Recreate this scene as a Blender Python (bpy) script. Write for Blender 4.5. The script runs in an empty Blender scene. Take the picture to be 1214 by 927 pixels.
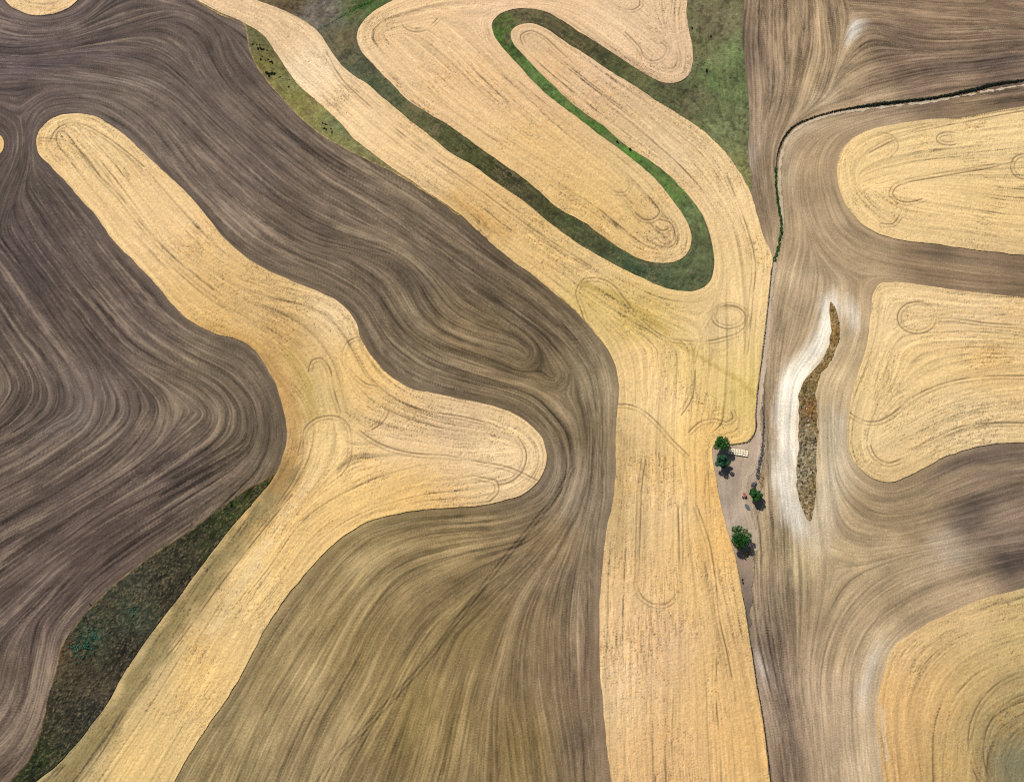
import bpy, math, random
import numpy as np
from mathutils import Vector, noise as mnoise

random.seed(7)
RNG = np.random.default_rng(11)
SC = bpy.context.scene
COL = SC.collection

# ------------------------------------------------------------------ camera set-up and pixel -> ground
PW, PH = 1214.0, 927.0
TILT = math.radians(18.0)
HFOV = math.radians(45.0)
MPP = 0.5                                        # metres of ground per photo pixel in the middle
DIST = PW * MPP / (2 * math.tan(HFOV / 2))
CAM = np.array([0.0, -DIST * math.sin(TILT), DIST * math.cos(TILT)])
TH = math.tan(HFOV / 2)


def flat(px, py, z=0.0):
    """photo pixel -> world x, y on the level z"""
    px = np.asarray(px, float); py = np.asarray(py, float)
    cx = (px - PW / 2) / (PW / 2) * TH
    cy = -(py - PH / 2) / (PW / 2) * TH
    dx = cx
    dy = cy * math.cos(TILT) + math.sin(TILT)
    dz = cy * math.sin(TILT) - math.cos(TILT)
    t = (z - CAM[2]) / dz
    return CAM[0] + dx * t, CAM[1] + dy * t


HILLS = [(930, 520, 6, 95), (1012, 30, 7, 85), (1120, 660, 5, 75), (915, 800, -4, 50), (1150, 605, -3, 55),
         (1205, 668, -3, 45), (700, 430, -4, 120), (230, 340, 8, 170), (90, 720, -5, 110), (610, 150, 8, 160),
         (450, 540, 5, 120), (1130, 220, 6, 110), (1120, 440, 6, 110), (500, 820, 6, 170), (845, 150, -5, 90),
         (60, 60, 4, 130), (400, 60, -4, 90), (560, 330, -3, 90), (1180, 880, 6, 120), (800, 700, 3, 160)]
_H = []
for hx, hy, a, r in HILLS:
    wx, wy = flat(hx, hy)
    _H.append((float(wx), float(wy), a, r * MPP))


def height(x, y):
    z = np.zeros(np.broadcast(x, y).shape)
    for wx, wy, a, r in _H:
        z = z + a * np.exp(-((x - wx) ** 2 + (y - wy) ** 2) / (2 * r * r))
    return z


def g(px, py, lift=0.0):
    """photo pixel -> world x, y on the rolling terrain"""
    z = np.zeros(np.broadcast(np.asarray(px, float), np.asarray(py, float)).shape)
    for _ in range(6):
        x, y = flat(px, py, z)
        z = height(x, y) + lift
    return x, y


def catmull(P, closed=False, step=2.0):
    P = np.asarray(P, float)
    n = len(P)
    out = []
    rng = range(n if closed else n - 1)
    for i in rng:
        if closed:
            p0, p1, p2, p3 = P[(i - 1) % n], P[i], P[(i + 1) % n], P[(i + 2) % n]
        else:
            p0, p1, p2, p3 = P[max(i - 1, 0)], P[i], P[i + 1], P[min(i + 2, n - 1)]
        L = np.linalg.norm(p2 - p1)
        # centripetal-ish tangents, limited so long segments do not overshoot
        def tan(a, b, c):
            la, lb = np.linalg.norm(b - a) + 1e-6, np.linalg.norm(c - b) + 1e-6
            t = ((b - a) / la * lb + (c - b) / lb * la) / (la + lb)
            return t
        m1, m2 = tan(p0, p1, p2) * L, tan(p1, p2, p3) * L
        k = max(1, int(L / step))
        for j in range(k):
            t = j / k
            t2, t3 = t * t, t * t * t
            out.append((2 * t3 - 3 * t2 + 1) * p1 + (t3 - 2 * t2 + t) * m1 + (-2 * t3 + 3 * t2) * p2 + (t3 - t2) * m2)
    if not closed:
        out.append(P[-1])
    return np.array(out)


def wpath(P, closed=False, step=2.0):
    Q = catmull(P, closed, step)
    x, y = g(Q[:, 0], Q[:, 1])
    return np.stack([x, y], 1)


# ------------------------------------------------------------------ traced outlines (photo pixels)
F_A = [(158, 309), (133, 284), (113, 255), (97, 238), (80, 218), (60, 197), (46, 182), (43, 172), (45, 160), (53, 148),
       (67, 139), (83, 135.5), (100, 136), (115, 139), (128, 147), (147, 160), (167, 178), (187, 197), (207, 215), (227, 235),
       (247, 259), (267, 284), (284, 299), (297, 309), (320, 322), (350, 335), (380, 347), (405, 361), (417, 374),
       (424, 387), (428, 402), (437, 417), (450, 434), (467, 449), (488, 461), (512, 466), (538, 472), (565, 477),
       (592, 484), (612, 492), (628, 504), (642, 519), (648, 536), (648, 549), (642, 564), (632, 577), (618, 587),
       (598, 593), (578, 598), (552, 601), (522, 602.5), (488, 606), (462, 611), (438, 618), (422, 626), (405, 637), (387, 653),
       (370, 670), (354, 690), (337, 711), (320, 736), (307, 760), (294, 785), (280, 811), (267, 831), (253, 851),
       (237, 875), (220, 902), (207, 927), (190, 962), (160, 1030), (150, 1060), (-70, 1060), (-10, 985), (43, 927), (67, 908), (90, 883), (110, 858),
       (127, 835), (143, 806), (163, 775), (187, 741), (207, 715), (227, 688), (247, 661), (263, 640), (279, 620),
       (300, 597), (317, 577), (328, 560), (335, 542), (340, 522), (340, 502), (335, 482), (329, 461), (319, 441),
       (309, 424), (297, 411), (280, 402), (260, 397), (240, 389), (223, 379), (207, 364), (193, 347), (177, 329)]
F_B = [(185, -110), (225, -20), (234, 0), (247, 8), (267, 18), (288, 27), (299, 33), (311, 41), (323, 57), (337, 78), (353, 100), (373, 118),
       (394, 137), (405, 148), (422, 167), (442, 182), (465, 200), (488, 215), (508, 229), (528, 242), (548, 257), (572, 279),
       (592, 297), (607, 309), (632, 327), (655, 346), (682, 369), (702, 391), (719, 412), (729, 432), (733, 452),
       (733, 476), (731, 496), (730, 526), (730, 559), (727, 593), (721, 618), (717, 645), (714, 678), (711, 715),
       (711, 751), (711, 791), (714, 825), (717, 858), (720, 891), (725, 927), (735, 1060), (940, 1060), (913, 927),
       (908, 885), (903, 848), (896, 808), (890, 768), (886, 741), (882, 715), (877, 688), (870, 655), (863, 631),
       (858, 612), (853, 592), (848, 562), (845, 540), (846, 529), (852, 526.5), (862, 526.5), (877, 525.5), (887, 523), (893, 515), (895, 489), (898, 456), (902, 429),
       (906, 396), (910, 359), (913, 329), (916, 308), (912, 295), (905, 280), (898, 257), (890, 230), (878, 207),
       (863, 185), (847, 168), (833, 155.5), (820, 146), (797, 131.5), (777.6, 119.7), (762, 109), (738, 94), (714, 79), (698.6, 68),
       (679, 56), (663, 45.6), (649, 35.7), (635, 29.4), (621.5, 28.8), (610.6, 32.7), (605.5, 40), (608, 50.5), (617.5, 62), (629, 75), (641, 88), (655, 101), (669, 115), (683, 126.6),
       (698.6, 138.5), (714, 149), (726, 160), (738, 169.5), (750, 178), (772, 192), (793, 208), (812, 228), (825, 243), (835, 260), (842, 280),
       (846, 300), (847, 312), (845, 325), (841, 335), (833, 342), (820, 345.5), (805, 345), (789, 342), (765, 332), (742, 321),
       (720, 309), (682, 287), (652, 265), (622, 240), (588, 217), (562, 198), (535, 182), (508, 160), (482, 140),
       (455, 117), (432, 98), (415, 87), (405, 78), (390, 57), (377, 38), (360, 25), (334, 12), (303, 0), (270, -25), (250, -110)]
F_C = [(530, -110), (490, -15), (468, 0), (445, 13), (430, 27), (423.5, 40), (428, 60), (442, 77), (462, 97), (485, 120), (512, 137),
       (538, 153), (565, 173), (592, 192), (618, 210), (642, 230), (665, 249), (692, 264), (719, 284), (742, 299),
       (759, 307), (770, 310.5), (783, 312), (802, 310), (812, 304), (818, 295), (820, 285), (817, 270), (809, 254), (799, 240), (785, 222), (769, 205),
       (748, 188), (734, 177), (718, 166), (702.5, 154), (687, 142), (669, 128.5), (653, 117), (637, 102), (621.5, 86), (608, 71), (594, 55), (585, 40),
       (583.5, 30), (591, 19), (604, 13), (623.5, 11), (645, 14), (665, 24), (683, 36), (706.5, 50.5), (730, 66), (750, 79), (766, 89), (781.6, 97), (795, 99.3), (808, 96.5), (817, 89), (821, 78), (820, 53), (817, 37), (814, 18), (815, 0), (822, -110)]
F_D = [(-2, -110), (4, -8), (7, 2), (15, 9), (27, 15.5), (43, 19), (60, 17.5), (77, 12), (89, 4), (95, -2), (105, -20), (115, -110)]
F_E = [(-60, 150), (-10, 156), (0, 161), (4, 166), (5, 172), (3, 179), (-1, 184), (-12, 192), (-60, 225)]
F_R1 = [(1300, 117), (1214, 127), (1177, 133), (1137, 140), (1097, 143), (1067, 147), (1043, 152), (1023, 158), (1007, 168), (996, 182),
        (992, 197), (993, 213), (998, 232), (1008, 250), (1023, 267), (1043, 278), (1070, 285), (1110, 290),
        (1160, 297), (1214, 303), (1300, 312)]
F_R2 = [(1300, 358), (1214, 353), (1177, 349), (1130, 344), (1090, 338), (1057, 335), (1043, 337), (1036, 346), (1033, 362),
        (1031, 386), (1027, 412), (1020, 436), (1012, 459), (1007, 486), (1004, 509), (1005, 529), (1012, 546),
        (1023, 559), (1040, 569), (1055, 572), (1073, 566), (1097, 554), (1120, 542), (1150, 532), (1183, 526),
        (1214, 525), (1300, 530)]
F_R3 = [(1300, 672), (1214, 697), (1187, 704), (1157, 713), (1130, 725), (1103, 738), (1080, 751), (1063, 765), (1053, 781),
        (1047, 801), (1042, 825), (1040, 851), (1043, 885), (1048, 927), (1060, 985), (1090, 1060), (1300, 1060)]
GREEN = [(240, -110), (262, -30), (310, 8), (340, 30), (372, 60), (400, 95), (470, 150), (560, 215), (680, 305), (760, 350), (830, 365), (862, 335),
         (862, 280), (840, 225), (800, 190), (790, 160), (850, 215), (885, 240), (890, 227), (887, 183), (888, 133), (885, 93), (880.5, 50), (881, 0), (882, -110)]
WEED = [(180, -70), (222, -7), (247, 10.5), (267, 21), (286, 26.5), (291, 33), (293, 45), (295, 57), (303, 77), (317, 97), (337, 120), (357, 141), (377, 158),
        (405, 175), (432, 188.5), (458, 201), (482, 214.5), (505, 229), (525, 242), (545, 256), (560, 250), (500, 210), (440, 170), (400, 130), (350, 80), (315, 30), (260, -10), (230, -70)]
LENS = [(337, 548), (331, 556), (317, 566), (293, 579), (267, 598), (243, 616), (230, 625), (203, 643), (177, 660), (150, 681), (127, 700), (107, 721), (87, 745),
        (72, 770), (65, 798), (58, 825), (50, 855), (43, 881), (30, 905), (10, 927), (-25, 955), (-70, 1060), (-30, 1060), (60, 935), (100, 890), (135, 850), (172, 785), (235, 700), (290, 625), (328, 575), (342, 545)]
ISLAND = [(985.5, 359), (990, 366), (993.5, 378), (996, 392), (991, 413), (982, 431.5), (971, 447), (968, 459), (968, 486), (969, 516), (968, 546), (967, 580),
          (965, 601), (959, 617), (953, 607), (946, 589), (944, 567), (946, 537), (947, 513), (946.5, 489), (947, 468), (953, 453),
          (965, 438), (979, 419), (984, 401), (985, 380)]
YARD = [(840, 524), (852, 520), (878, 518), (890, 516), (900, 512), (907, 525), (906, 545), (902, 566), (905, 577), (904, 590), (899, 608), (897, 622), (899, 640), (897, 655),
        (893, 672), (893, 700), (890, 722), (889, 752), (880, 745), (868, 690), (850, 625), (842, 580)]
ROAD = [(1300, 90), (1214, 101.5), (1170, 108.5), (1120, 118), (1070, 125.2), (1030, 129.3), (990, 135.6), (960, 145), (942, 156), (931, 172), (924.5, 195), (925, 225), (928, 255),
        (925, 285), (919.5, 310), (913.5, 345), (909.5, 390), (905.5, 430), (902, 460), (898.5, 490), (899.5, 515), (897, 540), (892, 555), (884, 572), (882, 595), (887, 612), (894, 630), (896, 650)]

# ------------------------------------------------------------------ tillage lines followed by the implements (photo pixels)
STROKES = [
    [(0, 20), (20, 25), (45, 30), (75, 27), (100, 15), (115, 0)], [(0, 62), (40, 62), (80, 55), (130, 40), (185, 22), (215, 10)],
    [(185, 3), (215, 13), (240, 23), (256, 38), (263, 60), (276, 85), (300, 115), (335, 150), (380, 185), (430, 215), (480, 245), (530, 275), (580, 310), (630, 345), (670, 380), (700, 415), (715, 450), (718, 500)],
    [(195, 30), (222, 42), (236, 58), (243, 78), (257, 102), (292, 142), (332, 178), (382, 217), (440, 255), (500, 295), (560, 335), (610, 370), (650, 400), (690, 445)],
    [(0, 95), (40, 90), (90, 95), (150, 105), (200, 130), (240, 165), (285, 210), (330, 250), (380, 285), (430, 300), (470, 315), (490, 340), (500, 365), (520, 387), (560, 402), (600, 410)],
    [(90, 75), (140, 82), (190, 97), (240, 135), (290, 182), (340, 225), (400, 265), (460, 292), (510, 325), (540, 360), (580, 380)],
    [(100, 60), (150, 58), (190, 68), (215, 90), (250, 125)],
    [(30, 150), (45, 125), (80, 116), (120, 118), (160, 143), (200, 180), (250, 232), (300, 280), (350, 314), (400, 343), (430, 367), (441, 392), (460, 420), (500, 445), (550, 458), (600, 470), (635, 490), (658, 520), (664, 555), (652, 590)],
    [(415, 325), (440, 345), (455, 370), (472, 397), (500, 420), (550, 435), (600, 450), (640, 465), (670, 500)],
    [(430, 310), (458, 335), (475, 362), (492, 390), (520, 406), (570, 422), (610, 440)],
    [(0, 262), (10, 225), (25, 195), (30, 168), (20, 142), (0, 128)], [(0, 130), (22, 135), (38, 122), (60, 105)],
    [(38, 140), (34, 180), (22, 215), (6, 250), (0, 262)],
    [(50, 202), (100, 264), (150, 327), (195, 377), (245, 407), (288, 427), (313, 457), (326, 490), (326, 530), (312, 556)],
    [(35, 225), (80, 287), (130, 347), (180, 397), (230, 422), (278, 447), (303, 477), (308, 510), (296, 540), (263, 565), (220, 590), (170, 622), (120, 657), (92, 692)],
    [(20, 245), (60, 310), (100, 362), (150, 420), (200, 445), (240, 465), (258, 490), (252, 512), (228, 530), (190, 555), (130, 592), (60, 640)],
    [(0, 290), (40, 345), (80, 400), (107, 440), (114, 472), (104, 505), (70, 532), (0, 572)],
    [(0, 340), (30, 385), (60, 430), (75, 460), (68, 490), (40, 510), (0, 530)], [(0, 400), (22, 437), (28, 462), (12, 485)],
    [(140, 440), (160, 468), (158, 505), (125, 545)], [(170, 450), (195, 480), (190, 510), (150, 550)],
    [(0, 602), (60, 567), (130, 522), (180, 490)], [(0, 652), (80, 602), (180, 545), (240, 502)], [(0, 702), (50, 667), (130, 612), (230, 562), (300, 532)],
    [(62, 765), (52, 812), (40, 858), (20, 895), (0, 915)], [(48, 745), (37, 800), (27, 840), (10, 870), (-10, 885)], [(60, 735), (100, 692), (150, 657), (222, 612)],
    [(0, 750), (30, 722), (80, 672), (150, 625)], [(30, 760), (20, 800), (10, 830), (-5, 850)],
    [(640, 590), (600, 607), (550, 613), (490, 619), (440, 633), (405, 657), (375, 692), (345, 737), (315, 787), (280, 850), (240, 927), (215, 985)],
    [(640, 610), (590, 628), (530, 635), (480, 646), (440, 667), (410, 702), (380, 747), (350, 800), (310, 870), (280, 927), (255, 985)],
    [(620, 640), (570, 650), (520, 665), (470, 687), (440, 722), (410, 780), (370, 850), (335, 927), (310, 985)],
    [(600, 665), (550, 690), (500, 722), (470, 760), (440, 820), (405, 880), (385, 927), (370, 985)],
    [(705, 640), (701, 700), (699, 760), (701, 830), (710, 927)], [(680, 640), (663, 690), (656, 740), (655, 800), (659, 860), (668, 927), (672, 985)],
    [(655, 660), (632, 700), (616, 750), (610, 820), (615, 927)], [(600, 740), (580, 800), (565, 860), (560, 927)], [(545, 770), (520, 840), (500, 927)],
    [(690, 560), (670, 610), (630, 660), (590, 700), (550, 740)], [(720, 520), (716, 580), (710, 620)], [(700, 460), (707, 500), (703, 560)],
    [(885, 0), (888, 60), (893, 130), (900, 190), (906, 260), (911, 290)], [(905, 0), (908, 60), (913, 110), (906, 160), (905, 230), (910, 280)],
    [(925, 0), (926, 50), (931, 90), (926, 130), (912, 170)], [(945, 120), (955, 80), (960, 40), (960, 0)], [(978, 110), (988, 70), (984, 40), (978, 0)],
    [(1214, 18), (1150, 12), (1080, 6), (1020, 0)], [(1214, 45), (1150, 50), (1095, 52), (1055, 44), (1030, 40), (1012, 52), (998, 75)],
    [(1214, 75), (1150, 85), (1080, 97), (1020, 108), (985, 122)], [(1214, 60), (1140, 70), (1070, 77), (1035, 84), (1002, 98)], [(1300, 60), (1214, 88), (1140, 103), (1060, 114), (990, 128)],
    [(1000, 90), (1018, 78), (1040, 70)],
    [(1214, 113), (1150, 122), (1090, 132), (1030, 140), (985, 152), (955, 174), (942, 200), (940, 240), (943, 280), (934, 320), (925, 360)],
    [(985, 165), (975, 187), (973, 215), (979, 245), (992, 270), (1020, 290), (1060, 302), (1120, 313), (1214, 326)],
    [(960, 190), (958, 220), (964, 250), (978, 280), (1010, 308), (1060, 320), (1130, 330), (1214, 340)],
    [(930, 300), (921, 350), (916, 400), (911, 450), (908, 520), (909, 570)],
    [(1022, 345), (1021, 380), (1013, 420), (1000, 450), (993, 500), (994, 540), (1005, 570), (1030, 588), (1070, 590), (1110, 575), (1160, 555), (1214, 545), (1300, 548)],
    [(1005, 365), (1008, 395), (997, 425), (983, 455), (980, 500), (981, 560), (983, 600), (985, 640)],
    [(973, 375), (962, 413), (940, 445), (932, 490), (931, 550), (938, 600), (948, 650)], [(980, 390), (968, 424), (948, 450), (940, 490), (938, 550), (942, 590), (952, 630)],
    [(918, 420), (912, 480), (913, 560), (915, 620), (920, 680)],
    [(1000, 580), (1030, 608), (1080, 610), (1130, 598), (1180, 580), (1214, 572), (1300, 575)], [(985, 600), (1000, 628), (1045, 638), (1100, 632), (1160, 617), (1214, 602)],
    [(1300, 640), (1214, 650), (1160, 655), (1100, 662), (1050, 682), (1010, 717), (987, 760), (977, 810), (979, 870), (985, 985)],
    [(1300, 660), (1214, 682), (1170, 694), (1120, 710), (1070, 740), (1045, 770), (1033, 810), (1030, 860), (1037, 927), (1045, 985)],
    [(1214, 667), (1140, 681), (1080, 701), (1030, 737), (1010, 780), (1004, 840), (1011, 927)],
    [(955, 640), (957, 690), (952, 740), (948, 800), (953, 860), (957, 985)], [(905, 640), (901, 700), (906, 760), (918, 820), (930, 880), (937, 985)], [(930, 640), (926, 700), (931, 760), (941, 830)],
    [(990, 650), (1020, 655), (1060, 648), (1110, 645)],
    # stubble
    [(90, 160), (150, 230), (220, 310), (290, 362), (350, 392), (385, 430), (395, 480)], [(130, 190), (200, 260), (260, 320), (320, 352), (380, 372), (410, 410), (430, 450), (470, 480), (540, 500)],
    [(320, 450), (350, 470), (365, 500), (360, 545), (330, 590), (270, 665), (200, 770), (130, 870), (60, 960)], [(420, 590), (370, 615), (310, 690), (240, 800), (160, 927)],
    [(600, 545), (560, 555), (500, 560), (440, 580)], [(600, 530), (540, 520), (480, 510), (430, 500)],
    [(320, 25), (400, 110), (500, 190), (620, 280), (720, 350), (800, 395)], [(790, 430), (788, 560), (790, 700), (800, 985)], [(755, 450), (752, 600), (750, 780), (765, 985)],
    [(835, 540), (838, 600), (850, 680), (872, 780), (890, 927)], [(870, 380), (868, 430), (862, 480)],
    [(650, 60), (710, 110), (780, 165), (835, 220), (865, 270), (877, 320), (880, 380)],
    [(480, 60), (540, 115), (620, 175), (700, 230), (770, 285)], [(530, 30), (590, 85), (660, 150), (730, 205), (785, 260)], [(470, 20), (530, 5), (600, 2), (680, 10), (740, 40), (790, 75)],
    [(1300, 165), (1214, 178), (1140, 190), (1070, 200), (1035, 210)], [(1214, 250), (1140, 248), (1080, 240)], [(1214, 280), (1120, 270), (1060, 258), (1030, 235)],
    [(1214, 400), (1120, 390), (1060, 400), (1045, 440), (1035, 490)], [(1214, 450), (1150, 455), (1080, 480), (1050, 500)], [(1214, 500), (1150, 505), (1090, 530), (1050, 545)],
    [(1300, 720), (1214, 740), (1150, 760), (1100, 795), (1080, 840), (1085, 927), (1100, 985)], [(1300, 790), (1214, 800), (1160, 820), (1130, 860), (1130, 985)],
    # grass
    [(200, 700), (140, 780), (90, 850), (40, 920)], [(850, 0), (852, 60), (855, 120), (872, 180)], [(320, 10), (400, 10), (470, -10)],
]
WHORLS = [(618, 417, 22), (653, 442, 22), (78, 476, 24), (195, 425, 10)]

# ------------------------------------------------------------------ the working grid over the farmland
GS = 0.48
X0, X1, Y0, Y1 = -402.0, 402.0, -276.0, 318.0
NX, NY = int((X1 - X0) / GS) + 1, int((Y1 - Y0) / GS) + 1
gx = X0 + np.arange(NX) * GS
gy = Y0 + np.arange(NY) * GS
GX, GY = np.meshgrid(gx, gy)
GZ = height(GX, GY)


def blur(a, s):
    fy = np.fft.fftfreq(a.shape[0])[:, None]; fx = np.fft.rfftfreq(a.shape[1])[None, :]
    return np.fft.irfft2(np.fft.rfft2(a) * np.exp(-2 * (math.pi * s) ** 2 * (fx * fx + fy * fy)), s=a.shape)


def nz(s, seed):
    s = s * 0.6 / GS
    a = np.random.default_rng(seed).standard_normal((NY, NX))
    if s > 0: a = blur(a, s)
    return ((a - a.mean()) / a.std()).astype(np.float32)


def polydist(P, R, closed=False, cap=None):
    """distance of grid nodes to a polyline, only inside R"""
    D = np.full((NY, NX), cap if cap else R * 2, np.float32)
    Q = np.vstack([P, P[:1]]) if closed else P
    for a, b in zip(Q[:-1], Q[1:]):
        i0 = max(0, int((min(a[0], b[0]) - R - X0) / GS)); i1 = min(NX, int((max(a[0], b[0]) + R - X0) / GS) + 2)
        j0 = max(0, int((min(a[1], b[1]) - R - Y0) / GS)); j1 = min(NY, int((max(a[1], b[1]) + R - Y0) / GS) + 2)
        if i0 >= i1 or j0 >= j1: continue
        x = GX[j0:j1, i0:i1] - a[0]; y = GY[j0:j1, i0:i1] - a[1]
        dx, dy = b - a
        t = np.clip((x * dx + y * dy) / (dx * dx + dy * dy + 1e-9), 0, 1)
        d = np.hypot(x - t * dx, y - t * dy)
        np.minimum(D[j0:j1, i0:i1], d, out=D[j0:j1, i0:i1])
    return D


def polysdf(P, R=4.0):
    """signed distance, positive inside"""
    cr = np.zeros((NY, NX + 1), np.int32)
    Q = np.vstack([P, P[:1]])
    for a, b in zip(Q[:-1], Q[1:]):
        if a[1] == b[1]: continue
        lo, hi = (a, b) if a[1] < b[1] else (b, a)
        j0 = max(0, math.ceil((lo[1] - Y0) / GS)); j1 = min(NY - 1, math.ceil((hi[1] - Y0) / GS) - 1)
        if j1 < j0: continue
        js = np.arange(j0, j1 + 1)
        xs = lo[0] + (gy[js] - lo[1]) / (hi[1] - lo[1]) * (hi[0] - lo[0])
        ix = np.clip(np.ceil((xs - X0) / GS).astype(int), 0, NX)
        np.add.at(cr, (js, ix), 1)
    ins = (np.cumsum(cr, 1)[:, :NX] % 2).astype(bool)
    D = np.minimum(polydist(P, R, True), R)
    return np.where(ins, D, -D)


# direction field -------------------------------------------------------------
OUT = {k: wpath(v, True) for k, v in dict(A=F_A, B=F_B, C=F_C, D=F_D, E=F_E, R1=F_R1, R2=F_R2, R3=F_R3).items()}
pts, dirs, wts = [], [], []


def add_guide(P, w=1.0, closed=False):
    Q = np.vstack([P, P[:1]]) if closed else P
    seg = np.hypot(*(Q[1:] - Q[:-1]).T)
    s = np.concatenate([[0], np.cumsum(seg)])
    t = np.arange(2, s[-1] - 1, 4.0)
    x = np.interp(t, s, Q[:, 0]); y = np.interp(t, s, Q[:, 1])
    x2 = np.interp(t + 1, s, Q[:, 0]); y2 = np.interp(t + 1, s, Q[:, 1])
    x1 = np.interp(t - 1, s, Q[:, 0]); y1 = np.interp(t - 1, s, Q[:, 1])
    keep = (x > X0 + 25) & (x < X1 - 25) & (y > Y0 + 25) & (y < Y1 - 25)
    an = np.arctan2(y2 - y1, x2 - x1)
    pts.append(np.stack([x, y], 1)[keep]); dirs.append(an[keep]); wts.append(np.full(keep.sum(), w))


for P in OUT.values(): add_guide(P, 1.0, True)
for P in STROKES: add_guide(wpath(P), 1.0)
add_guide(wpath(ROAD), 0.5)
add_guide(wpath([(881, 0), (880.5, 50), (885, 93), (888, 133), (887, 183), (890, 227)]), 1.0)
for cx, cy, r in WHORLS:
    for f in (1.0, 0.6):
        an = np.linspace(-0.9, 2.6, 26)
        wx, wy = g(cx + np.cos(an) * r * f, cy + np.sin(an) * r * f)
        add_guide(np.stack([wx, wy], 1), 0.3)
pts = np.vstack(pts); dirs = np.concatenate(dirs); wts = np.concatenate(wts)
CG = 4.0
cx_ = np.arange(X0, X1 + CG, CG); cy_ = np.arange(Y0, Y1 + CG, CG)
C2 = np.zeros((len(cy_), len(cx_))); S2 = np.zeros_like(C2)
px32, py32 = pts[:, 0].astype(np.float32), pts[:, 1].astype(np.float32)
cd, sd = (np.cos(2 * dirs)).astype(np.float32), (np.sin(2 * dirs)).astype(np.float32)
for j, yy in enumerate(cy_):
    d2 = (cx_.astype(np.float32)[:, None] - px32[None]) ** 2 + (np.float32(yy) - py32[None]) ** 2
    w = wts.astype(np.float32) / (d2 + 9.0) ** 2
    C2[j] = (w * cd).sum(1) / w.sum(1); S2[j] = (w * sd).sum(1) / w.sum(1)


def upsample(a, xs, ys):
    fx = (gx - xs[0]) / (xs[1] - xs[0]); fy = (gy - ys[0]) / (ys[1] - ys[0])
    ix = np.clip(fx.astype(int), 0, len(xs) - 2); iy = np.clip(fy.astype(int), 0, len(ys) - 2)
    tx = (fx - ix)[None, :]; ty = (fy - iy)[:, None]
    a00 = a[np.ix_(iy, ix)]; a01 = a[np.ix_(iy, ix + 1)]; a10 = a[np.ix_(iy + 1, ix)]; a11 = a[np.ix_(iy + 1, ix + 1)]
    return (a00 * (1 - tx) + a01 * tx) * (1 - ty) + (a10 * (1 - tx) + a11 * tx) * ty


for _ in range(2):                              # ease the turns
    for A_ in (C2, S2):
        A_[1:-1, 1:-1] = 0.4 * A_[1:-1, 1:-1] + 0.15 * (A_[:-2, 1:-1] + A_[2:, 1:-1] + A_[1:-1, :-2] + A_[1:-1, 2:])
ANG = 0.5 * np.arctan2(upsample(S2, cx_, cy_), upsample(C2, cx_, cy_)) + 0.03 * nz(14, 5) + 0.03 * nz(40, 6)
DX = np.cos(ANG).astype(np.float32).ravel(); DY = np.sin(ANG).astype(np.float32).ravel()

# ground tones -----------------------------------------------------------------
K = 1.9


def lin(c):
    c = np.asarray(c, float) / 255.0
    return np.where(c <= 0.04045, c / 12.92, ((c + 0.055) / 1.055) ** 2.4)


def idw(ctrl, power=3.0, soft=14.0, xs=None, ys=None):
    P = np.array([(c[0], c[1]) for c in ctrl], float); V = np.array([lin(c[2]) / K for c in ctrl])
    x, y = g(P[:, 0], P[:, 1])
    cxs = np.arange(X0, X1 + 5, 5.0); cys = np.arange(Y0, Y1 + 5, 5.0)
    A, B = np.meshgrid(cxs, cys)
    d2 = (A[..., None] - x) ** 2 + (B[..., None] - y) ** 2
    w = 1 / (d2 + (soft * MPP) ** 2) ** (power / 2)
    T = np.einsum('ijk,kc->ijc', w, V) / w.sum(-1)[..., None]
    return np.stack([upsample(T[..., c], cxs, cys) for c in range(3)], -1).astype(np.float32)


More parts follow.
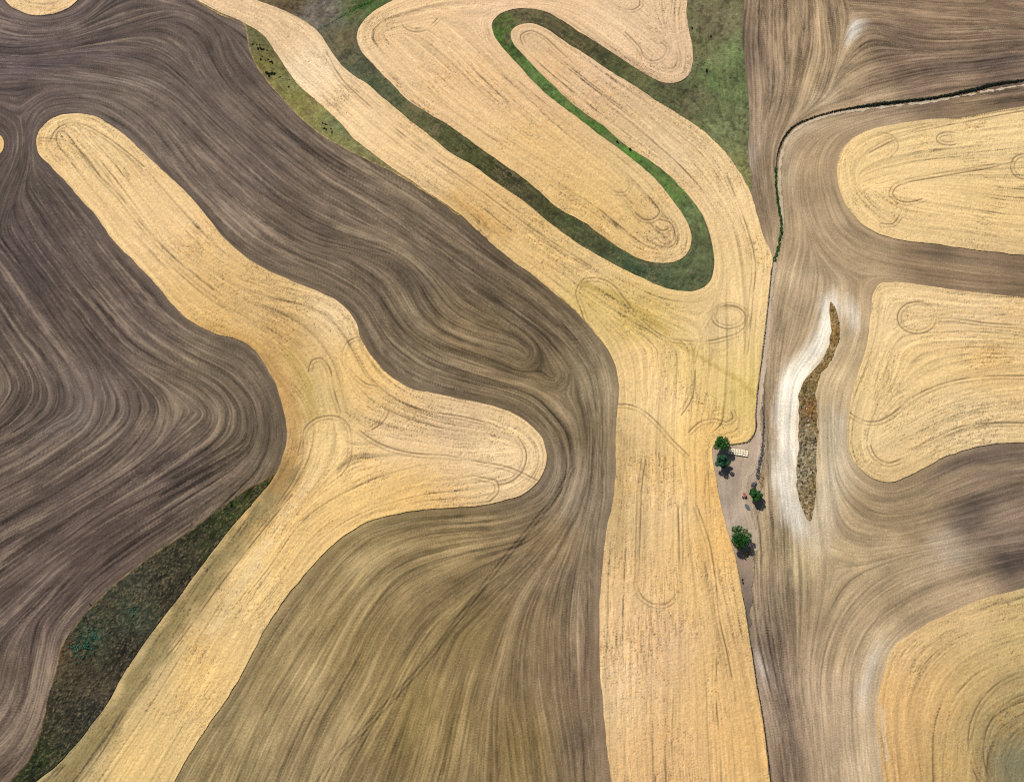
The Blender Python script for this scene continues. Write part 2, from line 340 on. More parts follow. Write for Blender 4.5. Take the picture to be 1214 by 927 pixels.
SOIL_T = [(c[0], c[1], (c[2][0] + 3, c[2][1] + 0, c[2][2] - 4)) if 240 < c[0] < 725 and c[1] > 600 else c for c in [(30, 60, (102, 91, 90)), (100, 60, (98, 87, 86)), (200, 60, (106, 95, 89)), (250, 150, (110, 99, 91)), (140, 110, (118, 107, 98)), (80, 90, (104, 92, 88)),
          (380, 250, (114, 101, 88)), (480, 320, (121, 108, 90)), (560, 400, (124, 108, 82)), (640, 440, (122, 107, 80)), (705, 450, (134, 122, 98)), (430, 300, (120, 107, 90)),
          (300, 200, (110, 98, 90)), (560, 290, (112, 99, 82)), (680, 520, (120, 106, 82)), (695, 600, (140, 127, 107)), (650, 640, (128, 114, 88)), (640, 400, (108, 94, 74)),
          (500, 450, (126, 113, 93)), (665, 560, (124, 112, 96)),
          (30, 300, (92, 81, 79)), (150, 380, (100, 88, 82)), (250, 440, (116, 104, 88)), (300, 500, (116, 104, 88)), (100, 470, (110, 99, 93)), (60, 580, (102, 90, 83)),
          (200, 560, (96, 84, 79)), (120, 640, (92, 79, 74)), (40, 720, (100, 87, 82)), (15, 820, (118, 104, 93)), (30, 880, (112, 98, 88)), (30, 210, (88, 79, 75)), (60, 180, (96, 86, 80)),
          (440, 660, (148, 135, 96)), (350, 800, (152, 139, 100)), (420, 760, (138, 124, 84)), (500, 850, (140, 126, 82)), (560, 750, (138, 124, 84)), (620, 880, (132, 117, 78)),
          (640, 760, (124, 111, 84)), (690, 780, (126, 112, 92)), (700, 880, (132, 118, 98)), (280, 900, (150, 138, 102)), (540, 650, (140, 126, 90)), (705, 690, (128, 116, 98)),
          (895, 60, (106, 91, 80)), (930, 50, (142, 123, 102)), (960, 100, (154, 135, 108)), (1000, 62, (152, 133, 108)), (1060, 60, (114, 97, 84)), (1130, 30, (126, 107, 90)),
          (1180, 82, (100, 85, 78)), (1100, 100, (110, 93, 82)), (1160, 60, (130, 112, 96)), (920, 105, (122, 107, 92)), (910, 180, (140, 123, 102)), (900, 240, (132, 117, 98)), (890, 170, (156, 140, 124)),
          (960, 200, (152, 133, 106)), (980, 180, (142, 124, 101)), (1040, 142, (154, 136, 115)), (1150, 128, (130, 112, 92)), (960, 280, (158, 139, 114)), (1100, 315, (130, 112, 91)),
          (1200, 332, (124, 106, 87)), (1000, 320, (158, 139, 112)), (950, 330, (168, 150, 125)), (930, 400, (160, 142, 117)), (920, 480, (164, 146, 120)), (912, 600, (172, 154, 127)),
          (920, 650, (168, 150, 119)), (1000, 440, (174, 156, 127)), (985, 560, (192, 175, 146)), (960, 645, (190, 172, 138)), (940, 380, (158, 141, 118)),
          (1030, 600, (152, 134, 107)), (1080, 600, (142, 124, 100)), (1130, 580, (134, 117, 99)), (1148, 612, (98, 85, 77)), (1205, 560, (124, 108, 93)), (1180, 545, (112, 97, 88)), (1192, 636, (142, 125, 112)),
          (1203, 668, (90, 78, 71)), (1120, 655, (174, 157, 136)), (1060, 660, (160, 143, 116)), (1000, 690, (162, 144, 117)), (1060, 720, (150, 132, 107)), (1140, 705, (150, 131, 108)), (1080, 630, (146, 128, 102)),
          (1000, 760, (160, 141, 115)), (1038, 775, (180, 163, 137)), (980, 850, (170, 151, 128)), (1020, 900, (172, 155, 131)), (900, 790, (176, 160, 143)),
          (922, 765, (132, 114, 97)), (930, 840, (128, 111, 96)), (912, 850, (164, 147, 128)), (937, 900, (140, 121, 102)), (950, 740, (156, 138, 111)), (915, 710, (158, 141, 119))]]
GOLD_T = [(90, 160, (224, 188, 128)), (200, 260, (224, 186, 126)), (300, 360, (206, 168, 106)), (330, 400, (196, 156, 92)), (260, 385, (214, 172, 104)), (400, 370, (222, 188, 132)), (430, 440, (220, 178, 108)), (340, 470, (206, 160, 94)),
          (365, 470, (204, 174, 110)), (390, 530, (226, 190, 124)), (470, 520, (222, 186, 130)), (540, 510, (212, 178, 128)), (600, 540, (224, 190, 136)), (480, 590, (222, 178, 106)), (420, 600, (226, 184, 112)), (330, 620, (222, 180, 112)),
          (300, 680, (226, 190, 124)), (330, 660, (222, 182, 112)), (230, 800, (222, 182, 112)), (150, 900, (222, 184, 114)), (160, 800, (214, 180, 120)), (240, 690, (190, 160, 106)), (180, 780, (176, 154, 104)), (110, 880, (172, 150, 102)), (70, 925, (170, 148, 100)), (320, 560, (180, 140, 84)),
          (270, 0, (222, 184, 134)), (340, 40, (220, 184, 134)), (370, 80, (226, 196, 148)), (420, 130, (222, 186, 132)), (500, 200, (224, 186, 128)), (560, 250, (218, 176, 110)), (640, 320, (222, 182, 114)), (700, 350, (214, 180, 104)), (760, 380, (204, 172, 96)), (700, 320, (222, 186, 124)),
          (760, 430, (224, 186, 122)), (820, 430, (212, 178, 108)), (860, 440, (216, 182, 114)), (880, 462, (200, 172, 96)), (850, 390, (214, 182, 124)), (880, 340, (226, 190, 128)), (850, 240, (224, 188, 130)), (800, 180, (222, 188, 134)), (700, 90, (222, 184, 136)), (620, 40, (212, 176, 126)), (660, 85, (216, 176, 122)),
          (740, 520, (204, 170, 112)), (745, 620, (200, 166, 112)), (780, 480, (224, 188, 126)), (800, 600, (222, 184, 124)), (835, 520, (222, 180, 106)), (840, 580, (218, 172, 100)), (855, 640, (222, 175, 102)), (840, 700, (224, 182, 116)), (780, 760, (218, 178, 124)), (730, 800, (220, 184, 130)), (800, 900, (216, 172, 112)), (880, 880, (218, 172, 104)), (860, 800, (222, 178, 112)),
          (480, 40, (220, 182, 128)), (560, 100, (218, 178, 122)), (600, 20, (220, 182, 136)), (650, 180, (218, 178, 114)), (700, 240, (222, 182, 112)), (740, 270, (220, 182, 114)), (790, 290, (222, 186, 126)), (740, 30, (222, 186, 138)), (800, 60, (216, 180, 134)),
          (1020, 200, (224, 188, 124)), (1100, 180, (222, 188, 126)), (1180, 170, (226, 192, 130)), (1180, 250, (222, 186, 120)), (1080, 260, (222, 186, 124)), (1180, 290, (218, 182, 122)),
          (1060, 380, (222, 188, 130)), (1150, 380, (222, 188, 132)), (1100, 430, (222, 186, 122)), (1170, 430, (220, 180, 114)), (1040, 520, (222, 190, 130)), (1150, 500, (220, 188, 132)), (1060, 560, (214, 178, 118)),
          (1080, 770, (206, 176, 118)), (1150, 740, (208, 180, 122)), (1060, 830, (204, 168, 106)), (1110, 820, (200, 168, 106)), (1150, 800, (186, 160, 102)), (1060, 920, (198, 162, 102)), (1120, 900, (186, 158, 98)), (1170, 860, (158, 140, 90)), (1200, 900, (118, 116, 84)), (1205, 820, (164, 146, 96)), (1200, 760, (190, 168, 108)),
          (30, 5, (226, 190, 134)), (70, 5, (220, 182, 128)), (0, 172, (222, 180, 112))]
GREEN_T = [(340, 3, (100, 90, 62)), (380, 24, (118, 118, 108)), (395, 12, (112, 112, 104)), (415, 12, (70, 96, 40)), (440, 0, (66, 98, 44)), (410, 45, (96, 90, 64)), (385, 45, (92, 98, 68)), (430, 75, (76, 88, 64)), (440, 100, (74, 88, 58)),
           (500, 145, (78, 86, 48)), (560, 190, (76, 84, 44)), (600, 215, (72, 76, 44)), (640, 240, (70, 76, 42)), (700, 285, (64, 76, 42)), (760, 320, (62, 84, 54)), (820, 325, (78, 96, 60)), (838, 290, (84, 98, 60)),
           (825, 258, (102, 124, 74)), (800, 225, (84, 124, 54)), (740, 172, (74, 124, 44)), (690, 130, (78, 122, 46)), (640, 85, (84, 122, 58)), (600, 42, (72, 112, 40)), (592, 25, (74, 98, 38)), (620, 15, (94, 92, 60)),
           (660, 28, (84, 84, 54)), (700, 50, (80, 82, 50)), (740, 85, (74, 84, 46)), (790, 110, (80, 90, 56)), (830, 60, (108, 116, 74)), (850, 30, (108, 110, 78)), (870, 70, (98, 120, 72)), (850, 95, (86, 114, 62)), (860, 110, (92, 112, 68)), (830, 115, (98, 104, 70)), (870, 150, (110, 124, 80)), (884, 205, (116, 122, 72))]
LENS_T = [(325, 562, (92, 76, 40)), (300, 583, (70, 76, 32)), (270, 605, (64, 74, 34)), (250, 640, (60, 64, 38)), (210, 670, (70, 66, 48)), (170, 700, (76, 72, 58)), (130, 720, (70, 68, 50)), (100, 760, (58, 84, 62)), (155, 725, (64, 78, 58)), (85, 790, (82, 72, 52)), (110, 810, (74, 66, 50)), (75, 770, (96, 70, 44)),
          (70, 850, (68, 64, 46)), (40, 900, (52, 66, 32)), (150, 770, (54, 50, 38)), (200, 700, (54, 50, 36)), (100, 850, (50, 52, 44))]
WEED_T = [(260, 15, (140, 128, 84)), (300, 50, (106, 106, 68)), (305, 75, (128, 118, 62)), (340, 100, (120, 122, 76)), (330, 112, (134, 126, 66)), (360, 130, (136, 128, 68)), (390, 160, (142, 136, 76)), (400, 150, (110, 122, 84)), (440, 188, (132, 126, 82)), (500, 225, (150, 128, 76))]
ISLE_T = [(986, 375, (158, 124, 72)), (990, 400, (156, 122, 70)), (975, 432, (152, 122, 74)), (960, 460, (142, 120, 74)), (962, 490, (150, 108, 56)), (952, 500, (136, 118, 86)), (958, 530, (146, 130, 96)), (950, 570, (160, 146, 118)), (962, 575, (150, 122, 72)), (958, 600, (158, 128, 84))]

T_SOIL = idw(SOIL_T) * np.array([0.99, 0.93, 0.86], np.float32); T_GOLD = idw(GOLD_T) * np.array([1.15, 1.21, 1.40], np.float32); r3x, r3y = g(1130, 830)
r3 = np.exp(-(np.maximum(np.hypot(GX - float(r3x), GY - float(r3y)) - 55, 0) / 18) ** 2)[..., None].astype(np.float32)
T_GOLD = T_GOLD * (1 + r3 * np.array([0.04, -0.05, -0.08], np.float32)); T_GREEN = idw(GREEN_T, soft=8) * np.array([1.25, 1.08, 1.08], np.float32); T_GREEN = 0.88 * T_GREEN + 0.12 * T_GREEN.mean(-1, keepdims=True) * np.array([1.1, 1.05, 0.75], np.float32); T_LENS = idw(LENS_T, soft=8) * 0.8; T_WEED = idw(WEED_T); T_ISLE = idw(ISLE_T, soft=6)

# chalky bare-soil patches and damp hollows: (path, half width px, colour, strength)
BANDS = [([(985, 362), (977, 392), (962, 422), (943, 446), (935, 478), (933, 520), (932, 560), (938, 598), (948, 622)], 13, (242, 232, 212), 0.97),
         ([(1006, 362), (1014, 384)], 9, (226, 212, 190), 0.85), ([(990, 500), (988, 560), (980, 600), (968, 640)], 16, (206, 190, 162), 0.7),
         ([(1016, 28), (1008, 46)], 6, (236, 226, 210), 0.95), ([(985, 112), (965, 122)], 12, (182, 162, 132), 0.7), ([(1005, 75), (980, 95)], 12, (170, 150, 122), 0.5),
         ([(1040, 772), (1030, 800), (1022, 830)], 7, (214, 200, 178), 0.7), ([(890, 180), (890, 195)], 5, (182, 166, 150), 0.6), ([(900, 785), (906, 800)], 6, (190, 174, 160), 0.7),
         ([(930, 640), (945, 670), (950, 690)], 10, (186, 168, 130), 0.5), ([(940, 205), (938, 230)], 4, (190, 168, 134), 0.6), ([(938, 215), (942, 160), (975, 148)], 6, (184, 164, 134), 0.6),
         ([(906, 770), (922, 800), (936, 850), (944, 910)], 6, (112, 96, 84), 0.55), ([(1142, 618), (1158, 604)], 15, (84, 72, 66), 0.75), ([(1190, 668), (1230, 655)], 15, (74, 64, 58), 0.85),
         ([(1110, 85), (1160, 76), (1214, 70)], 9, (88, 76, 72), 0.45), ([(1220, 540), (1150, 546), (1110, 562)], 6, (98, 84, 76), 0.55), ([(1220, 585), (1170, 592)], 8, (108, 92, 82), 0.5),
         ([(1214, 552), (1150, 558), (1100, 580), (1050, 598)], 4, (170, 148, 116), 0.5), ([(30, 80), (80, 74)], 10, (86, 76, 78), 0.5), ([(200, 98), (40, 95)], 6, (128, 116, 106), 0.4),
         ([(640, 395), (610, 375), (570, 345)], 9, (96, 84, 66), 0.5), ([(675, 500), (690, 540)], 9, (112, 98, 74), 0.4), ([(1090, 300), (1214, 318)], 5, (112, 96, 80), 0.4),
         ([(100, 480), (80, 500), (50, 510)], 9, (126, 114, 106), 0.5), ([(1120, 640), (1130, 655)], 14, (186, 170, 150), 0.5), ([(960, 320), (1000, 326)], 14, (172, 152, 124), 0.5)]


def warpd(P, w):
    d = polydist(P, w * 3.2, cap=w * 6)
    return d


wob = nz(4, 21) * 0.9 + nz(1.6, 22) * 0.35
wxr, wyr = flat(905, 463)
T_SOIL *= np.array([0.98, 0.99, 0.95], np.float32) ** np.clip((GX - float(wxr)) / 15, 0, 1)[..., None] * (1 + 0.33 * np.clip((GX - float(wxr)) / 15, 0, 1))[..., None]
for P, w, c, a in BANDS:
    w *= MPP
    d = np.maximum(warpd(wpath(P), w) + wob * w * 0.22, 0)
    m = (a * (1 - np.clip((d - 0.45 * w) / (1.1 * w), 0, 1)) ** 1.3)[..., None].astype(np.float32)
    T_SOIL = T_SOIL * (1 - m) + (lin(c) / K).astype(np.float32) * m

# yellow-green swales in the stubble
for P, w, c, a in [([(690, 338), (730, 352), (770, 378), (790, 395)], 4, (190, 164, 84), 0.6), ([(800, 405), (840, 430), (880, 455), (895, 470)], 3, (192, 164, 88), 0.6), ([(345, 420), (362, 455), (372, 490)], 8, (188, 160, 86), 0.6),
                   ([(230, 385), (280, 398), (310, 415)], 7, (200, 156, 84), 0.5), ([(540, 236), (600, 280)], 8, (208, 162, 90), 0.5), ([(340, 560), (310, 605), (290, 628), (274, 648), (258, 669), (238, 696), (218, 723), (198, 749), (175, 784), (155, 815), (139, 844), (122, 868), (103, 893), (82, 917), (55, 945)], 13, (146, 130, 86), 0.9),
                   ([(318, 430), (338, 465), (350, 505), (346, 540), (328, 575)], 10, (184, 142, 84), 0.6), ([(741, 520), (735, 600), (732, 650)], 9, (186, 156, 104), 0.5), ([(1045, 840), (1050, 900)], 2.5, (232, 214, 184), 0.45), ([(375, 560), (330, 625), (290, 690), (250, 750)], 6, (236, 208, 156), 0.5), ([(610, 60), (680, 132), (730, 170), (790, 215)], 3, (232, 196, 136), 0.4)]:
    w *= MPP
    d = np.maximum(polydist(wpath(P), w * 3.2, cap=w * 6) + wob * w * 0.2, 0)
    m = (a * (1 - np.clip((d - 0.3 * w) / (1.3 * w), 0, 1)))[..., None].astype(np.float32)
    T_GOLD = T_GOLD * (1 - m) + (lin(c) / K).astype(np.float32) * m

# noise smeared along the tillage direction -------------------------------------
N = NX * NY
spa = (RNG.random((NY, NX)) < 0.022).astype(np.float32)
CH = [(nz(0.36, 1), 34), (nz(0.8, 2), 44), (nz(2.7, 3), 60), (spa, 4), (nz(0.5, 8), 56), (nz(0.35, 9), 4), (nz(0.75, 10), 24)]
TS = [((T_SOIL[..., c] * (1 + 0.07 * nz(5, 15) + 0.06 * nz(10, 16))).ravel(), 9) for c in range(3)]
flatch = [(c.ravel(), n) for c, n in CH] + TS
acc = [c.copy().astype(np.float32) for c, n in flatch]
IX0 = np.tile(np.arange(NX, dtype=np.float32), NY); IY0 = np.repeat(np.arange(NY, dtype=np.float32), NX)
STEP = np.float32(1.5)
for sgn in (1.0, -1.0):
    x = IX0.copy(); y = IY0.copy()
    px = DX * np.float32(sgn); py = DY * np.float32(sgn)
    for k in range(1, 61):
        x += px * STEP; y += py * STEP
        np.clip(x, 0, NX - 1, out=x); np.clip(y, 0, NY - 1, out=y)
        idx = (y + 0.5).astype(np.int32) * NX + (x + 0.5).astype(np.int32)
        for i, (c, n) in enumerate(flatch):
            if k <= n: acc[i] += c[idx]
        dx = DX[idx]; dy = DY[idx]
        s = np.where(dx * px + dy * py < 0, np.float32(-1), np.float32(1))
        px = dx * s; py = dy * s


def norm(a):
    a = a.reshape(NY, NX)
    return ((a - a.mean()) / a.std()).astype(np.float32)


L_FINE, L_MID, L_WIDE = norm(acc[0]), norm(acc[1]), norm(acc[2])
L_DASH = (acc[3] / 9).reshape(NY, NX)
L_ROW = norm(acc[4]); L_SHORT = norm(acc[5]); L_CHAFF = norm(acc[6])
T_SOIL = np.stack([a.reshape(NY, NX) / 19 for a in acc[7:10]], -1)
del acc, flatch, px, py, x, y, idx

patch = nz(30, 31); patch2 = nz(12, 32); patch3 = nz(3, 33)
nwx, nwy = g(420, 270)
NWS = np.exp(-((GX - float(nwx)) ** 2 + (GY - float(nwy)) ** 2) / (2 * 75.0 ** 2))
STREAK = (0.72 + 0.5 * NWS) * L_WIDE * (1 + 0.3 * patch) + 0.72 * L_MID * (1 + 0.25 * patch2) + 1.2 * L_FINE + 0.55 * L_SHORT + 0.15 * patch2
gold_in = np.full((NY, NX), -9, np.float32)
for P in OUT.values(): gold_in = np.maximum(gold_in, polysdf(P, 7.0))
headland = np.clip(1 - (-gold_in - 3.6) / 2.0, 0, 1) * np.clip(0.8 + 0.25 * patch, 0, 1)
turn = np.zeros((NY, NX), np.float32)
for cx, cy, r in WHORLS:
    wx, wy = g(cx, cy); turn = np.maximum(turn, np.exp(-((GX - float(wx)) ** 2 + (GY - float(wy)) ** 2) / (2 * (r * MPP * 1.25) ** 2)))
for cx, cy, r in ((692, 515, 30),):
    wx, wy = g(cx, cy); turn = np.maximum(turn, 0.8 * np.exp(-((GX - float(wx)) ** 2 + (GY - float(wy)) ** 2) / (2 * (r * MPP * 0.9) ** 2)))
for cx, cy, r in ((618, 417, 24), (653, 442, 26), (692, 512, 26), (78, 476, 30), (28, 455, 22), (975, 268, 20), (980, 326, 22), (1000, 92, 18), (1036, 57, 18), (640, 480, 18), (110, 60, 22)):
    wx, wy = g(cx, cy); d = np.hypot(GX - float(wx), GY - float(wy)) + 0.5 * patch3 * 0 + 0.8 * nz(6, 33 + cx)
    STREAK = STREAK + 0.55 * np.sin(d * 2 * math.pi / 2.1) * np.exp(-(d / (r * MPP * 0.75)) ** 4) * np.clip(0.6 + 0.6 * nz(8, cx), 0, 1)
STREAK = STREAK - 0.5 * turn * L_WIDE - 0.35 * turn * L_MID
STREAK = STREAK * (1 - 0.55 * headland) + 0.25 * headland
CHAFF = (1 - 0.75 * turn) * (1 - 0.75 * headland) * np.clip(0.55 * L_CHAFF + (0.3 + 0.35 * NWS) * L_WIDE + 0.45 * L_FINE + 0.2 * L_SHORT + 0.3 * patch - 0.45, 0, 1.7) / 1.7
# calmer, smoother tilth on the east side and on the pale bands
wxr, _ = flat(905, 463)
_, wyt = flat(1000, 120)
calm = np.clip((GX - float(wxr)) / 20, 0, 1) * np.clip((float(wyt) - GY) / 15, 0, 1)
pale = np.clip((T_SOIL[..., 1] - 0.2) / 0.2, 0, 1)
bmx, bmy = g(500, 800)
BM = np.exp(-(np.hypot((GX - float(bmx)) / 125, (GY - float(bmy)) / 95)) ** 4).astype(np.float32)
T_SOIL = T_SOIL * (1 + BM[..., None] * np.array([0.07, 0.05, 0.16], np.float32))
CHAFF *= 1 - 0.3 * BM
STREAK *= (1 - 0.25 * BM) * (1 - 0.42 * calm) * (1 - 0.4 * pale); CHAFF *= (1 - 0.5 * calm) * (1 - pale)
# single wheelings across the tilled soil
for P, off, w, s in [([(680, 552), (664, 580), (635, 618), (600, 660), (565, 705), (535, 745), (500, 790), (465, 828), (430, 866), (400, 895), (370, 940)], 1.1, 0.6, -3.2), ([(912, 345), (925, 360), (940, 372)], 1.0, 0.5, 1.2), ([(914, 352), (918, 375), (916, 400)], 1.0, 0.5, 1.0)]:
    Q = wpath(P); t = np.gradient(Q, axis=0); t /= np.linalg.norm(t, axis=1)[:, None]; nn = np.stack([-t[:, 1], t[:, 0]], 1)
    for sg in (-1, 1):
        d = polydist(Q + nn * off * sg, 3)
        STREAK += s * np.exp(-(d / w) ** 2)

# combine wheelings in the stubble ----------------------------------------------
def ell(cx, cy, rx, ry, a0=0, a1=360, n=18):
    return [(cx + rx * math.cos(math.radians(a)), cy + ry * math.sin(math.radians(a))) for a in np.linspace(a0, a1, n)]


WHEEL = [[(345, 585), (300, 640), (255, 698), (210, 760), (178, 800), (146, 845), (118, 892), (92, 928), (60, 975)], [(47, 166), (63, 167), (83, 172), (100, 187), (117, 210), (140, 233), (163, 263), (187, 290), (207, 309)], [(62, 167), (67, 157), (83, 148), (103, 152), (123, 163), (143, 177), (170, 200)],
         [(368, 441), (372, 429), (380, 427), (388, 436), (393, 460), (402, 489)], [(330, 600), (350, 570), (361, 545), (362, 526), (362, 512), (370, 502), (384, 496), (398, 496), (407, 500), (413, 509), (415, 526), (412, 549), (402, 563)],
         [(425, 512), (442, 524), (465, 534), (495, 540), (528, 542), (565, 549), (605, 557), (637, 572)], [(440, 466), (458, 472), (505, 489), (552, 497), (592, 509), (612, 520), (622, 539), (618, 556), (605, 569), (590, 573)],
         [(560, 566), (575, 569), (587, 572), (589, 582), (578, 593)], [(408, 430), (409, 416), (415, 406), (428, 401)], [(414, 440), (430, 455), (455, 466), (460, 478), (455, 496), (440, 508)],
         [(700, 392), (690, 365), (685, 346), (692, 334), (705, 332), (722, 337), (739, 356), (755, 376), (772, 392), (789, 402), (810, 406), (830, 407), (860, 402), (880, 394), (887, 382), (883, 369), (870, 362), (853, 364), (840, 379), (830, 402), (822, 430)],
         [(822, 440), (818, 472), (806, 491)], [(763, 545), (759, 575), (757, 618), (755, 690)], [(730, 482), (745, 482), (762, 489), (779, 504), (795, 522), (815, 542)],
         [(818, 514), (830, 503), (847, 499), (863, 502), (871, 496), (869, 488)], [(753, 690), (756, 702), (762, 711), (775, 718), (792, 717), (803, 706), (806, 685), (806, 600)],
         [(824, 600), (832, 622), (840, 648), (847, 698), (851, 735), (860, 775), (870, 831)], [(848, 765), (847, 831), (851, 885), (853, 930)], ell(495, 26, 17, 11, 60, 300), [(493, 36), (510, 33), (520, 24)],
         [(729, 230), (742, 230), (748, 221), (747, 214)], [(752, 254), (762, 262), (775, 262), (784, 252), (779, 242)], [(775, 280), (785, 291), (797, 289), (802, 277), (797, 264), (782, 259)], [(776, 270), (787, 276), (794, 272)],
         [(740, 40), (757, 58), (765, 72), (779, 74), (790, 67), (792, 57), (785, 50)], [(785, 83), (799, 83), (805, 73), (804, 62)], [(732, 10), (749, 14), (760, 8), (760, -2)], [(622, 53), (619, 44), (628, 39), (640, 43), (660, 60), (690, 88)],
         [(1201, 190), (1177, 197), (1143, 203), (1103, 210), (1073, 216), (1060, 222), (1056, 230), (1062, 238), (1077, 242), (1094, 238)], ell(1214, 198, 14, 13, 60, 300), [(1040, 160), (1057, 163), (1063, 173), (1054, 186)],
         [(1043, 267), (1060, 267), (1068, 257)], ell(1125, 165, 13, 6, 60, 300), ell(1087, 377, 21, 17), [(1090, 380), (1127, 380), (1177, 386), (1220, 388)], [(1006, 491), (1023, 501), (1043, 501), (1060, 492), (1077, 477), (1100, 464), (1130, 454), (1163, 449), (1230, 448)],
         [(1030, 529), (1037, 543), (1053, 551), (1070, 546), (1100, 525), (1140, 508), (1214, 504)], ell(1228, 880, 78, 82, 120, 290), ell(1228, 890, 60, 66, 100, 280), ell(1236, 900, 42, 44, 100, 280), [(870, 30), (860, 10)],
         ell(864, 376, 18, 12), [(385, 62), (400, 90), (440, 130), (500, 180), (560, 222), (640, 280), (700, 318)], [(860, 210), (880, 260), (893, 310), (890, 360), (884, 420)], [(1214, 130), (1120, 148), (1070, 160), (1030, 180)]]
WH = np.zeros((NY, NX), np.float32)
for n_, P in enumerate(WHEEL):
    Q = wpath(P); t = np.gradient(Q, axis=0); t /= np.linalg.norm(t, axis=1)[:, None] + 1e-9; nn = np.stack([-t[:, 1], t[:, 0]], 1)
    for sg in (-1, 1):
        d = polydist(Q + nn * 1.1 * sg, 2.5)
        np.maximum(WH, np.exp(-(d / 0.38) ** 2) * (0.78 + 0.22 * sg), out=WH)  # one line of each pair darker, sunward-edge shading put into the wheel mask
WH *= np.clip(0.85 + 0.4 * nz(5, 41), 0.15, 1)

HEAVY = np.zeros((NY, NX), np.float32)
for cx, cy, r, k in ((798, 10, 13, 1.2), (545, 510, 38, .6), (300, 395, 40, .6), (360, 390, 40, .6), (738, 600, 20, .7), (735, 560, 20, .7), (738, 650, 20, .6), (745, 720, 25, .4), (790, 285, 22, .6), (740, 280, 25, .4), (1060, 560, 30, .6), (1130, 520, 40, .4), (1110, 760, 45, .5), (460, 30, 25, .5),
                    (1020, 250, 35, .5), (340, 520, 30, .7), (870, 720, 30, .2), (170, 820, 60, .4), (800, 300, 20, .5), (1180, 220, 30, .4)):
    wx, wy = g(cx, cy); HEAVY = np.maximum(HEAVY, k * np.exp(-((GX - float(wx)) ** 2 + (GY - float(wy)) ** 2) / (2 * (r * MPP) ** 2)))
lines = np.clip((-L_ROW - 1.05) / 0.75, 0, 1) * np.clip(0.6 + 0.6 * L_SHORT + 0.3 * L_CHAFF, 0, 1)
DASH = lines * np.clip(0.5 + 0.3 * patch2 + 0.3 * patch + HEAVY, 0.08, 1.2)
spots = np.clip((L_DASH * (1 + 0.5 * L_ROW + 0.4 * patch2 + 0.5 * HEAVY) - 0.125) / 0.05, 0, 1)
speck = np.clip((nz(0.4, 55) * (1 + 0.3 * patch2 + 0.4 * HEAVY) - 2.1), 0, 1)
DASH = np.clip(np.maximum(np.maximum(DASH, spots * 0.5), speck * 0.8), 0, 1)

# ------------------------------------------------------------------ mesh helpers
def mesh_np(name, V, F4=None, F3=None, Fn=None, mat=None, attrs=None, cols=None, smooth=True, parent=None):
    me = bpy.data.meshes.new(name)
    starts, idx = [], []
    tot = 0
    parts = []
    counts = []
    for F, k in ((F4, 4), (F3, 3)):
        if F is not None and len(F):
            F = np.asarray(F, np.int32)
            parts.append(F.ravel()); counts.append(np.full(len(F), k, np.int32))
    for f in Fn or []:
        parts.append(np.asarray(f, np.int32)); counts.append(np.array([len(f)], np.int32))
    idx = np.concatenate(parts); cnt = np.concatenate(counts)
    starts = np.concatenate([[0], np.cumsum(cnt)[:-1]]).astype(np.int32)
    me.vertices.add(len(V)); me.vertices.foreach_set('co', np.asarray(V, np.float32).ravel())
    me.loops.add(len(idx)); me.loops.foreach_set('vertex_index', idx)
    me.polygons.add(len(cnt)); me.polygons.foreach_set('loop_start', starts)
    me.update(calc_edges=True)
    me.polygons.foreach_set('use_smooth', np.full(len(cnt), smooth, bool))
    for k, a in (attrs or {}).items():
        at = me.attributes.new(k, 'FLOAT', 'POINT'); at.data.foreach_set('value', np.asarray(a, np.float32).ravel())
    for k, a in (cols or {}).items():
        at = me.attributes.new(k, 'FLOAT_COLOR', 'POINT')
        rgba = np.ones((len(V), 4), np.float32); rgba[:, :3] = a
        at.data.foreach_set('color', rgba.ravel())
    if mat: me.materials.append(mat)
    me.validate()
    o = bpy.data.objects.new(name, me); COL.objects.link(o)
    if parent: o.parent = parent
    return o


